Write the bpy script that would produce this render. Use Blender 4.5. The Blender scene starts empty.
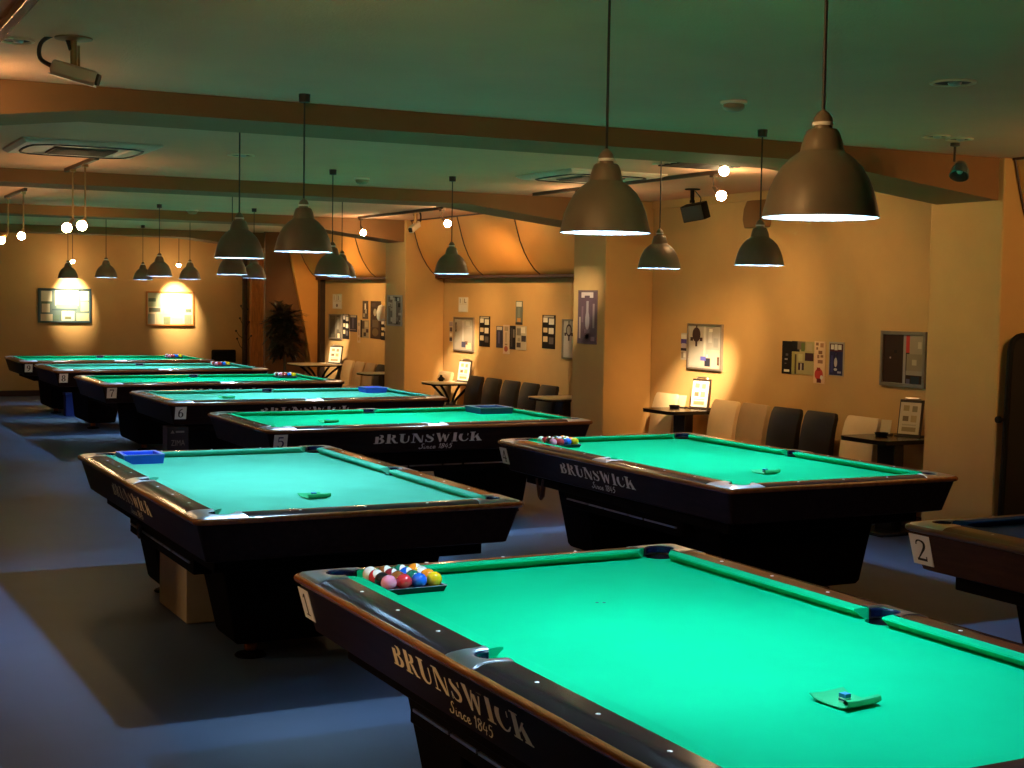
import bpy, math, random
from math import sin, cos, pi, radians, sqrt, tan
from mathutils import Vector, Matrix
random.seed(7)
SC = bpy.context.scene
COL = SC.collection

# ---------------------------------------------------------------- materials
MATS = {}
def mat(name, col, rough=.5, metal=0., emit=None, estr=0., var=0., scale=8., bump=0., bscale=None, coat=0., spec=.5, stretch=None, col2=None):
    if name in MATS: return MATS[name]
    m = bpy.data.materials.new(name); m.use_nodes = True
    nt = m.node_tree; b = nt.nodes['Principled BSDF']
    b.inputs['Base Color'].default_value = (*col, 1)
    b.inputs['Roughness'].default_value = rough
    b.inputs['Metallic'].default_value = metal
    b.inputs['Specular IOR Level'].default_value = spec
    b.inputs['Coat Weight'].default_value = coat
    b.inputs['Coat Roughness'].default_value = .08
    if emit:
        b.inputs['Emission Color'].default_value = (*emit, 1)
        b.inputs['Emission Strength'].default_value = estr
    if var or bump or col2:
        tc = nt.nodes.new('ShaderNodeTexCoord'); mp = nt.nodes.new('ShaderNodeMapping')
        nt.links.new(tc.outputs['Object'], mp.inputs['Vector'])
        if stretch: mp.inputs['Scale'].default_value = stretch
        n = nt.nodes.new('ShaderNodeTexNoise'); n.inputs['Scale'].default_value = scale
        n.inputs['Detail'].default_value = 6; n.inputs['Roughness'].default_value = .6
        nt.links.new(mp.outputs['Vector'], n.inputs['Vector'])
        if var or col2:
            r = nt.nodes.new('ShaderNodeValToRGB')
            a = tuple(max(0, c * (1 - var)) for c in col); d = col2 or tuple(min(1, c * (1 + var)) for c in col)
            r.color_ramp.elements[0].color = (*a, 1); r.color_ramp.elements[1].color = (*d, 1)
            r.color_ramp.elements[0].position = .3; r.color_ramp.elements[1].position = .7
            nt.links.new(n.outputs['Fac'], r.inputs['Fac']); nt.links.new(r.outputs['Color'], b.inputs['Base Color'])
        if bump:
            n2 = nt.nodes.new('ShaderNodeTexNoise'); n2.inputs['Scale'].default_value = bscale or scale * 6
            n2.inputs['Detail'].default_value = 4
            nt.links.new(tc.outputs['Object'], n2.inputs['Vector'])
            bp = nt.nodes.new('ShaderNodeBump'); bp.inputs['Strength'].default_value = bump
            bp.inputs['Distance'].default_value = .01
            nt.links.new(n2.outputs['Fac'], bp.inputs['Height']); nt.links.new(bp.outputs['Normal'], b.inputs['Normal'])
    MATS[name] = m
    return m

CLOTH_G = mat('green cloth', (.0005, .44, .18), .9, var=.05, scale=3, bump=.05, bscale=900, spec=.05)
CLOTH_T = mat('turquoise cloth', (.085, .46, .30), .9, var=.06, scale=3, bump=.05, bscale=900, spec=.05)
CLOTH_B = mat('blue cloth', (.006, .06, .24), .9, var=.05, scale=3, bump=.05, bscale=900, spec=.15)
RAILW = mat('rosewood rail', (.016, .008, .010), .14, var=.35, scale=5, stretch=(8, 1, 8), spec=.4)
EDGEW = mat('edge wood', (.23, .075, .016), .25, var=.3, scale=6, stretch=(6, 1, 6), coat=.4)
APRON = mat('apron laminate', (.017, .009, .008), .4, var=.3, scale=5, stretch=(6, 1, 6), spec=.05)
BLACK = mat('black laminate', (.005, .004, .004), .6, var=.2, scale=4, spec=.02)
OAKRAIL = mat('brown rail', (.10, .05, .015), .3, var=.3, scale=5, stretch=(8, 1, 8))
OAKAPR = mat('brown apron', (.05, .02, .007), .5, var=.3, scale=5, stretch=(6, 1, 6), spec=.08)
CAST = mat('cast aluminium', (.62, .62, .66), .3, 1., var=.06, scale=20)
CHROME = mat('brushed trim', (.55, .52, .5), .3, 1., var=.05, scale=20)
RUBBER = mat('pocket rubber', (.006, .006, .012), .5, var=.2, scale=20)
BLUEPLASTIC = mat('blue liner', (.002, .006, .03), .25, var=.1, scale=20)
PEARL = mat('pearl', (.85, .85, .85), .3, var=.03)
GOLD = mat('gold lettering', (.88, .76, .46), .5, var=.05)
SILV = mat('silver lettering', (.66, .63, .60), .5, var=.05)
WHITE = mat('white plastic', (.90, .90, .88), .4, var=.03)
INK = mat('black ink', (.01, .01, .012), .6, var=.1)
NAVYINK = mat('navy ink', (.02, .02, .12), .6, var=.1)
BRONZE = mat('bronze dome', (.35, .12, .04), .3, .9, var=.1)
SHADE = mat('shade grey', (.20, .155, .105), .4, .12, var=.08, scale=12)
SHADEIN = mat('shade white inside', (.15, .165, .18), .5, var=.02)
CORD = mat('cord', (.012, .007, .006), .5, var=.1)
COOL = (.45, .74, 1.0)
BULBC = mat('cool bulb', (.9, .9, .9), .4, emit=COOL, estr=3900)
WARM = (1.0, .56, .20)
BULBW = mat('warm bulb', (.9, .8, .6), .4, emit=(1.0, .66, .32), estr=210)
WALL = mat('wall plaster', (.56, .345, .13), .8, var=.07, scale=1.6, bump=.12, bscale=60)
WALLO = mat('orange plaster', (.66, .34, .11), .75, var=.08, scale=1.5, bump=.1, bscale=50)
COVE = mat('orange cove', (.70, .32, .07), .55, var=.06, scale=1.5, bump=.05, bscale=40)
CEIL = mat('ceiling paint', (.74, .42, .26), .9, var=.06, scale=1.2, bump=.25, bscale=90)
BEAM = mat('beam paint', (.24, .12, .045), .8, var=.07, scale=1.5, bump=.12, bscale=60)
FLOOR = mat('floor', (.044, .078, .165), .5, var=.10, scale=2.2, bump=.06, bscale=120)
DARKTRIM = mat('dark trim', (.05, .015, .01), .5, var=.2)
DKBROWN = mat('dark brown', (.03, .016, .01), .5, var=.2)
ORWOOD = mat('orange wood', (.50, .20, .05), .45, var=.3, scale=6, stretch=(6, 6, 1))
CREAM = mat('cream leather', (.74, .55, .32), .4, var=.06, scale=5, bump=.08, bscale=120)
BEIGE = mat('beige leather', (.42, .28, .14), .4, var=.06, scale=5, bump=.08, bscale=120)
DLEATH = mat('dark leather', (.015, .009, .005), .42, var=.15, scale=5, bump=.08, bscale=120, spec=.3)
TOPBLK = mat('black tabletop', (.012, .01, .009), .25, var=.2, scale=6)
TOPCRM = mat('cream tabletop', (.72, .62, .46), .35, var=.04, scale=6)
WOODLEG = mat('dark leg wood', (.03, .015, .01), .4, var=.3)
GREYF = mat('grey frame', (.22, .18, .14), .4, .4, var=.1)
ACW = mat('ac panel', (.82, .66, .5), .5, var=.04)
DARKSLOT = mat('dark slot', (.015, .012, .01), .6, var=.2)
GRILLE = mat('intake grille', (.10, .07, .05), .6, var=.2)
BRASS = mat('brass track', (.55, .28, .12), .25, 1., var=.1)
TRACKD = mat('dark track', (.06, .04, .025), .45, var=.2)
ROD = mat('rod', (.35, .22, .10), .4, .6, var=.1)
CCTVM = mat('camera housing', (.62, .55, .46), .35, var=.05)
SPKB = mat('speaker black', (.006, .005, .005), .6, var=.2, spec=.12)
GLASSG = mat('grey reflector', (.16, .19, .18), .15, .6, var=.1)
BLUETRAY = mat('blue tray', (.01, .09, .75), .4, var=.05)
BLUELIP = mat('pale blue lip', (.22, .28, .75), .4, var=.05)
NAVYTRAY = mat('navy tray', (.01, .04, .11), .4, var=.08)
GREYLIP = mat('grey lip', (.25, .27, .33), .4, var=.05)
CARD = mat('beige box', (.46, .40, .29), .7, var=.06)
NAVYBOX = mat('navy carton', (.008, .011, .035), .5, var=.1)
BLUEBOX = mat('blue crate', (.006, .012, .10), .5, var=.1)
LEAF = mat('dark leaf', (.014, .012, .006), .5, var=.4, scale=9)
POT = mat('dark pot', (.05, .03, .02), .6, var=.2)
PADG = mat('green felt pad', (.01, .40, .14), .9, var=.05)
CHALKB = mat('chalk blue', (.02, .25, .55), .7, var=.05)
PANELB = mat('black panel', (.005, .004, .004), .6, var=.2)

def colmat(rgb, rough=.55):
    k = 'paint %.3f %.3f %.3f %.2f' % (*rgb, rough)
    return mat(k, rgb, rough, var=.04, scale=10, spec=.15)

# ---------------------------------------------------------------- mesh builder
class MB:
    def __init__(s): s.v = []; s.f = []; s.mi = []; s.mats = []; s.cur = 0
    def m(s, material):
        if material not in s.mats: s.mats.append(material)
        s.cur = s.mats.index(material); return s
    def add(s, vs, fs):
        o = len(s.v); s.v += [tuple(v) for v in vs]
        for f in fs: s.f.append(tuple(o + i for i in f)); s.mi.append(s.cur)
        return s
    def box(s, x0, y0, z0, x1, y1, z1):
        if x0 > x1: x0, x1 = x1, x0
        if y0 > y1: y0, y1 = y1, y0
        if z0 > z1: z0, z1 = z1, z0
        vs = [(x0,y0,z0),(x1,y0,z0),(x1,y1,z0),(x0,y1,z0),(x0,y0,z1),(x1,y0,z1),(x1,y1,z1),(x0,y1,z1)]
        return s.add(vs, [(3,2,1,0),(4,5,6,7),(0,1,5,4),(1,2,6,5),(2,3,7,6),(3,0,4,7)])
    def loft(s, rings, cap0=True, cap1=True, closed=True):
        n = len(rings[0]); vs = [p for r in rings for p in r]; fs = []
        for k in range(len(rings) - 1):
            for i in range(n if closed else n - 1):
                j = (i + 1) % n
                fs.append((k*n+i, k*n+j, (k+1)*n+j, (k+1)*n+i))
        if cap0: fs.append(tuple(reversed(range(n))))
        if cap1: fs.append(tuple((len(rings)-1)*n + i for i in range(n)))
        return s.add(vs, fs)
    def prism(s, poly, z0, z1):
        return s.loft([[(x, y, z0) for x, y in poly], [(x, y, z1) for x, y in poly]])
    def lathe(s, prof, n=32, c=(0,0,0), closed_ends=True, a0=0, a1=2*pi):
        full = abs(a1 - a0 - 2*pi) < 1e-6
        rings = []
        m = n if full else n + 1
        for r, z in prof:
            rings.append([(c[0] + r*cos(a0 + (a1-a0)*i/n), c[1] + r*sin(a0 + (a1-a0)*i/n), c[2] + z) for i in range(m)])
        return s.loft(rings, closed_ends and full, closed_ends and full, closed=full)
    def tube(s, pts, r, n=8, caps=True):
        pts = [Vector(p) for p in pts]; rings = []
        up = None
        for i, p in enumerate(pts):
            t = (pts[min(i+1, len(pts)-1)] - pts[max(i-1, 0)]).normalized()
            if up is None:
                up = Vector((0,0,1)) if abs(t.z) < .9 else Vector((1,0,0))
            a = t.cross(up).normalized(); b = a.cross(t).normalized(); up = b
            rr = r[i] if isinstance(r, (list, tuple)) else r
            rings.append([p + a*rr*cos(2*pi*k/n) + b*rr*sin(2*pi*k/n) for k in range(n)])
        return s.loft(rings, caps, caps)
    def sphere(s, c, r, nu=20, nv=12, sz=1.):
        prof = [(max(1e-5, r*sin(pi*k/nv)), -r*cos(pi*k/nv)*sz) for k in range(nv+1)]
        return s.lathe(prof, nu, c)
    def xform(s, M):
        s.v = [tuple(M @ Vector(v)) for v in s.v]; return s
    def mesh(s, name, smooth=35):
        me = bpy.data.meshes.new(name); me.from_pydata(s.v, [], s.f)
        for m in s.mats: me.materials.append(m)
        if s.mats: me.polygons.foreach_set('material_index', s.mi)
        me.update()
        import bmesh
        bm = bmesh.new(); bm.from_mesh(me)
        bmesh.ops.recalc_face_normals(bm, faces=bm.faces); bm.to_mesh(me); bm.free()
        if smooth:
            me.polygons.foreach_set('use_smooth', [True]*len(me.polygons))
            me.set_sharp_from_angle(angle=radians(smooth))
        me.update()
        return me

def tag(o, label=None, cat=None, group=None, kind=None):
    if label: o['label'] = label
    if cat: o['category'] = cat
    if group: o['group'] = group
    if kind: o['kind'] = kind
    return o
def O(name, data, parent=None, loc=(0,0,0), rot=(0,0,0), bevel=0, **kw):
    o = bpy.data.objects.new(name, data); COL.objects.link(o)
    o.location = loc; o.rotation_euler = rot
    if parent is not None: o.parent = parent
    if bevel:
        md = o.modifiers.new('bevel', 'BEVEL'); md.width = bevel; md.segments = 2; md.limit_method = 'ANGLE'
        md.angle_limit = radians(40); md.harden_normals = False
    return tag(o, **kw)
def E_(name, loc=(0,0,0), rz=0, **kw): return O(name, None, None, loc, (0,0,rz), **kw)
def copy_tree(o, parent=None):
    c = o.copy(); COL.objects.link(c); c.parent = parent
    for ch in [x for x in list(o.children)]: copy_tree(ch, c)
    return c
def struct(name, mb, smooth=35, bevel=0): return O(name, mb.mesh(name, smooth), bevel=bevel, kind='structure')

def catmull(pts, n=6):
    out = []
    for i in range(len(pts)-1):
        p0, p1, p2, p3 = pts[max(i-1,0)], pts[i], pts[i+1], pts[min(i+2, len(pts)-1)]
        for k in range(n):
            t = k/n
            out.append(tuple(.5*((2*b)+(-a+c)*t+(2*a-5*b+4*c-d)*t*t+(-a+3*b-3*c+d)*t**3) for a, b, c, d in zip(p0,p1,p2,p3)))
    out.append(tuple(pts[-1])); return out

# ---------------------------------------------------------------- camera
F = 1439.9; PITCH = radians(3.423); ROLL = radians(.9033); YAW = radians(27.16); HC = 1.812
fw = Vector((sin(YAW)*cos(PITCH), cos(YAW)*cos(PITCH), -sin(PITCH))); rt = Vector((cos(YAW), -sin(YAW), 0)); up = rt.cross(fw)
r2 = cos(ROLL)*rt + sin(ROLL)*up; u2 = -sin(ROLL)*rt + cos(ROLL)*up
cd = bpy.data.cameras.new('camera'); cam = bpy.data.objects.new('camera', cd); COL.objects.link(cam)
M = Matrix.Identity(4)
for i in range(3): M[i][0] = r2[i]; M[i][1] = u2[i]; M[i][2] = -fw[i]
M[0][3], M[1][3], M[2][3] = 0, 0, HC
cam.matrix_world = M
cd.sensor_width = 36; cd.lens = F*36/1024; cd.clip_start = .05; cd.clip_end = 100
SC.camera = cam
vs = SC.view_settings; vs.view_transform = 'Standard'; vs.look = 'None'; vs.gamma = 1; vs.use_curve_mapping = False; vs.exposure = 0
w = bpy.data.worlds.new('world'); SC.world = w; w.use_nodes = True
w.node_tree.nodes['Background'].inputs[0].default_value = (1, .7, .4, 1); w.node_tree.nodes['Background'].inputs[1].default_value = .01

# ---------------------------------------------------------------- room shell
XW, XP, XL, XPL = 8.2, 7.62, -.63, -.05
YB, YF, ZC = -2.5, 25.7, 2.84
PY = [(2.05, 2.755), (7.41, 8.116), (12.785, 13.452), (18.07, 18.788), (23.55, 24.25)]
mb = MB().m(FLOOR); mb.box(XL-.1, YB-.1, -.1, XW+.1, YF+.1, 0); struct('floor', mb)
mb = MB().m(CEIL); mb.box(XL-.1, YB-.1, ZC, XW+.1, YF+.1, ZC+.1); struct('ceiling', mb)
mb = MB().m(WALL); mb.box(XW, YB, 0, XW+.1, YF, ZC); struct('wall_right', mb)
mb = MB().m(WALL); mb.box(XL-.1, YB, 0, XL, YF, ZC); struct('wall_left', mb)
mb = MB().m(WALL); mb.box(XL-.1, YF, 0, XW+.1, YF+.1, ZC); struct('wall_far', mb)
mb = MB().m(WALL); mb.box(XL-.1, YB-.1, 0, XW+.1, YB, ZC); struct('wall_back', mb)
for i, (a, b) in enumerate(PY):
    mb = MB().m(WALL); mb.box(XP, a, 0, XW-.001, b, ZC-.001); struct('wall_right_pillar', mb, bevel=.012)
    mb = MB().m(WALL); mb.box(XL+.001, a, 0, XPL, b, ZC-.001); struct('wall_left_pillar', mb, bevel=.012)
    # haunched ceiling beam
    y0, y1 = a + .05, a + .65
    zb = lambda x: 2.545 if x <= XPL or x >= XP else (2.725 if 1.48 < x < 6.05 else (2.725 - (1.48-x)*.118 if x <= 1.48 else 2.725 - (x-6.05)*.115))
    xs = [XPL, .5, 1.0, 1.3, 1.48, 1.7, 3, 4.5, 5.85, 6.05, 6.3, 6.8, 7.3, XP]
    zs = [zb(x + (.001 if x == XPL else (-.001 if x == XP else 0))) for x in xs]
    mb = MB().m(BEAM)
    mb.loft([[(x, y0, z), (x, y1, z), (x, y1, ZC-.001), (x, y0, ZC-.001)] for x, z in zip(xs, zs)])
    struct('ceiling_beam', mb)
# wall-head moulding in bay one, baseboards, the end bay's posts
mb = MB().m(WALL); mb.box(XW-.03, 8.12, 2.757, XW-.001, 12.78, ZC-.001); struct('trim_1', mb)
mb = MB().m(DARKTRIM)
mb.box(XL, YF-.015, .001, 6.4, YF-.001, .10); struct('baseboard_far', mb)
mb = MB().m(DARKTRIM); mb.box(XW-.015, 8.13, .001, XW-.001, 12.77, .10); struct('baseboard_right', mb)
mb = MB().m(DKBROWN); mb.box(8.11, 22.86, .001, XW-.001, 22.98, 2.10); struct('trim_2', mb)
mb = MB().m(DKBROWN); mb.box(7.62, YF-.06, .001, 7.70, YF-.002, 2.84-.002); struct('trim_3', mb)
mb = MB().m(ORWOOD); mb.box(7.74, YF-.16, .001, 7.99, YF-.002, 2.84-.002); struct('trim_4', mb, bevel=.01)
# brown bracket at the wall head
mb = MB().m(mat('brown bracket', (.24, .115, .035), .7, var=.08, scale=3))
rg = lambda z, d, w_: [(8.195, 10.965+w_, z), (8.195, 10.965-w_, z), (8.195-d*.7, 10.965-w_, z), (8.195-d, 10.965-w_*.7, z), (8.195-d, 10.965+w_*.7, z), (8.195-d*.7, 10.965+w_, z)]
mb.loft([rg(2.756, .05, .165), rg(2.68, .08, .18), rg(2.58, .09, .185), rg(2.50, .08, .165)]); struct('trim_5', mb, bevel=.01)
# orange coves
prof = [(7.70, 2.838), (7.735, 2.72), (7.77, 2.60), (7.81, 2.48), (7.87, 2.35), (7.94, 2.24), (8.01, 2.155), (8.09, 2.095), (8.195, 2.08)]
def cove(y0, y1):
    mb = MB().m(COVE)
    ring = lambda y: [(x, y, z) for x, z in prof] + [(8.195, y, 2.838)]
    mb.loft([ring(y0), ring(y1)]); struct('wall_cove', mb)
def covetrim(y0, y1):
    mb = MB().m(DARKTRIM); mb.box(8.06, y0, 2.062, 8.198, y1, 2.094); mb.box(7.685, y0, 2.822, 7.705, y1, 2.839); struct('trim_6', mb)
def coverib(y):
    mb = MB().m(DARKTRIM)
    mb.tube([(x-.004, y + .02*(i/len(prof)), z) for i, (x, z) in enumerate(prof)], .008, 6); struct('trim_7', mb)
for segs in ([2.76, 4.3, 5.9, 7.405], [13.455, 15.06, 16.6, 18.065], [18.79, 20.3, 21.7, 22.95]):
    for a, b in zip(segs, segs[1:]): cove(a+.001, b-.001)
    covetrim(segs[0], segs[-1])
    for y in segs[1:-1]: coverib(y)
    coverib(segs[-1]-.012)
# added orange wing; its curve stands for the lit edge on the pillar
mb = MB().m(COVE)
wing = [(7.62, 2.83), (7.66, 2.4), (7.74, 2.0), (7.84, 1.55), (7.94, 1.1), (8.02, .6), (8.06, .002)]
poly = wing + [(8.198, .002), (8.198, 2.83)]
mb.loft([[(x, 23.02, z) for x, z in poly], [(x, 23.10, z) for x, z in poly]]); struct('wall_lit_wing', mb)

mb = MB().m(mat('brown dim sheet', (.17, .075, .028), .8, var=.1, scale=1.5)); mb.box(7.26, 23.16, .001, 7.95, 23.26, ZC-.001); struct('wall_dim_sheet', mb)  # added sheet; its dark brown stands for the dim recess beside the wing

# ---------------------------------------------------------------- pool table
HW, HL, CR = .823, 1.427, .04
def rrect(inset, z, r=None, n=6, hw=HW, hl=HL):
    a, b = hw-inset, hl-inset; r = max(.005, (CR if r is None else r) - inset*.4)
    pts = []
    for cx, cy, a0 in ((a-r, b-r, 0), (-a+r, b-r, pi/2), (-a+r, -b+r, pi), (a-r, -b+r, 1.5*pi)):
        for k in range(n+1):
            t = a0 + pi/2*k/n; pts.append((cx + r*cos(t), cy + r*sin(t), z))
    return pts
def arc(cx, cy, r, a0, a1, n):
    return [(cx + r*cos(radians(a0+(a1-a0)*k/n)), cy + r*sin(radians(a0+(a1-a0)*k/n))) for k in range(n+1)]
def resample(pl, n):
    d = [0]
    for a, b in zip(pl, pl[1:]): d.append(d[-1] + math.hypot(b[0]-a[0], b[1]-a[1]))
    out = []
    for k in range(n+1):
        t = d[-1]*k/n; i = 0
        while i < len(d)-2 and d[i+1] < t: i += 1
        u = (t-d[i])/max(1e-9, d[i+1]-d[i])
        out.append((pl[i][0]+(pl[i+1][0]-pl[i][0])*u, pl[i][1]+(pl[i+1][1]-pl[i][1])*u))
    return out
MESH = {}
def cached(key, fn):
    if key not in MESH: MESH[key] = fn()
    return MESH[key]
BED = .765
def bed_mesh(cl):
    q = []
    side = arc(.70, 0, .058, 180+80, 180-80, 10)      # notch at +x
    cor = arc(.672, 1.307, .062, 287, 163, 10)        # from x edge through inside to y edge
    right = [(x, y) for x, y in reversed(arc(.70, 0, .058, 100, 260, 10))]
    quad = [(x, y) for x, y in cor]
    pl = right + quad
    pl += [(-x, y) for x, y in reversed(quad)]
    pl += [(-x, -y) for x, y in right]
    pl += [(-x, -y) for x, y in quad]
    pl += [(x, -y) for x, y in reversed(quad)]
    mb = MB().m(cl); mb.prism(pl, .72, BED); return mb.mesh('cloth_bed')
def cushion_mesh(cl, kind):
    mb = MB().m(cl)
    if kind == 'long':      # +x side, upper half
        y0n, y1n, y0b, y1b = .068, 1.182, .056, 1.243
        sec = lambda t: None
        n0, n1, b0, b1 = (.635, y0n), (.635, y1n), (.688, y0b), (.688, y1b)
    else:                   # +y side
        n0, n1, b0, b1 = (.547, 1.27), (-.547, 1.27), (.608, 1.323), (-.608, 1.323)
    def ring(n, b):
        L = lambda t: (b[0]+(n[0]-b[0])*t, b[1]+(n[1]-b[1])*t)
        p = [(*L(0), BED-.01), (*L(.22), BED-.002), (*L(1), BED+.029), (*L(.96), BED+.0345), (*L(.5), BED+.037), (*L(0), .8005)]
        return p
    mb.loft([ring(n0, b0), ring(n1, b1)])
    return mb.mesh('cushion', 50)
def crown(x, y):
    d = min(HW-abs(x), HL-abs(y)); return .022*max(0, 1-d/.08)**2
def cap_mesh(kind, mt):
    mb = MB().m(mt); n = 9
    if kind == 'long':
        f = lambda t, e: (.687+.122*t, .085 if e == 0 else 1.19)
    else:
        f = lambda t, e: (.585 if e == 0 else -.585, 1.322+.09*t)
    rings = []
    for e in (0, 1):
        top = []
        for k in range(n+1):
            x, y = f(k/n, e)
            top.append((x, y, .8008 - crown(x if kind == 'long' else 0, y if kind == 'short' else 0)))
        a, b = f(0, e), f(1, e)
        rings.append([(*a, .765)] + top + [(*b, .765)])
    mb.loft(rings); return mb.mesh('rail_cap', 40)
def cast_mesh(kind):
    mb = MB().m(CAST); N = 36
    if kind == 'side':
        outer = [(.687, -.098), (.70, -.088), (.73, -.079), (.77, -.079), (.812, -.092), (.814, -.05), (.814, .05), (.812, .092), (.77, .079), (.73, .079), (.70, .088), (.687, .098)]
        inner = arc(.70, 0, .056, -103, 103, 24)
    else:
        outer = [(.687, 1.188), (.72, 1.195), (.76, 1.195), (.812, 1.178)] + [(.814, 1.34)] + arc(.754, 1.358, .06, 0, 90, 8) + [(.73, 1.418), (.572, 1.416), (.588, 1.37), (.588, 1.34), (.58, 1.3225)]
        inner = arc(.672, 1.307, .060, -75, 165, 24)
    o = resample(outer, N); i = resample(inner, N)
    zt, zb_ = .8035, .785
    mid = [((a[0]*.25+b[0]*.75), (a[1]*.25+b[1]*.75)) for a, b in zip(o, i)]
    rings = [[(*p, zb_) for p in o], [(*p, zt-.002) for p in o],
             [(a[0]*.94+b[0]*.06, a[1]*.94+b[1]*.06, zt) for a, b in zip(o, i)],
             [(*p, zt+.0008) for p in mid], [(*p, zt-.003) for p in i], [(*p, zb_-.02) for p in i]]
    rings = [[(x, y, z - crown(x, y)*.9) for x, y, z in rg] for rg in rings]
    mb.loft(rings, False, False, closed=False)
    return mb.mesh('pocket_casting', 40)
def liner_mesh(kind):
    mb = MB()
    c, a0, a1, r = ((.70, 0), -100, 100, .0575) if kind == 'side' else ((.672, 1.307), -75, 165, .0615)
    mb.m(BLUEPLASTIC)
    mb.lathe([(r, .772), (r, .794), (r-.004, .798), (r-.008, .794), (r-.008, .772)], 24, (*c, 0), False, radians(a0), radians(a1))
    mb.m(RUBBER)
    mb.lathe([(r+.002, .764), (r+.002, .66), (.001, .655)], 24, (*c, 0), False)
    mb.lathe([(r, .76), (r, .774)], 24, (*c, 0), False, radians(a0), radians(a1))
    return mb.mesh('pocket_liner', 40)
def mirror_mesh(me, sx, sy, name):
    m2 = me.copy(); m2.name = name
    m2.transform(Matrix.Diagonal((sx, sy, 1, 1)))
    if sx*sy < 0: m2.flip_normals()
    return m2

# serif capitals as polygons (cap height 1)
def R_(x0, y0, x1, y1): return [(x0,y0),(x1,y0),(x1,y1),(x0,y1)]
def RING(oc, orad, ic, irad, a0, a1, n=14):
    o = [(oc[0]+orad[0]*cos(radians(a0+(a1-a0)*k/n)), oc[1]+orad[1]*sin(radians(a0+(a1-a0)*k/n))) for k in range(n+1)]
    i = [(ic[0]+irad[0]*cos(radians(a0+(a1-a0)*k/n)), ic[1]+irad[1]*sin(radians(a0+(a1-a0)*k/n))) for k in range(n+1)]
    return ('strip', o, i)
def STROKE(pts, wd, n=5):
    q = catmull([(x, y, w_) for (x, y), w_ in zip(pts, wd)], n); o = []; i = []
    for k, (x, y, w_) in enumerate(q):
        a = q[max(k-1,0)]; b = q[min(k+1, len(q)-1)]; dx, dy = b[0]-a[0], b[1]-a[1]; l = math.hypot(dx, dy) or 1
        o.append((x - dy/l*w_/2, y + dx/l*w_/2)); i.append((x + dy/l*w_/2, y - dx/l*w_/2))
    return ('strip', o, i)
SB = .065
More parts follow.
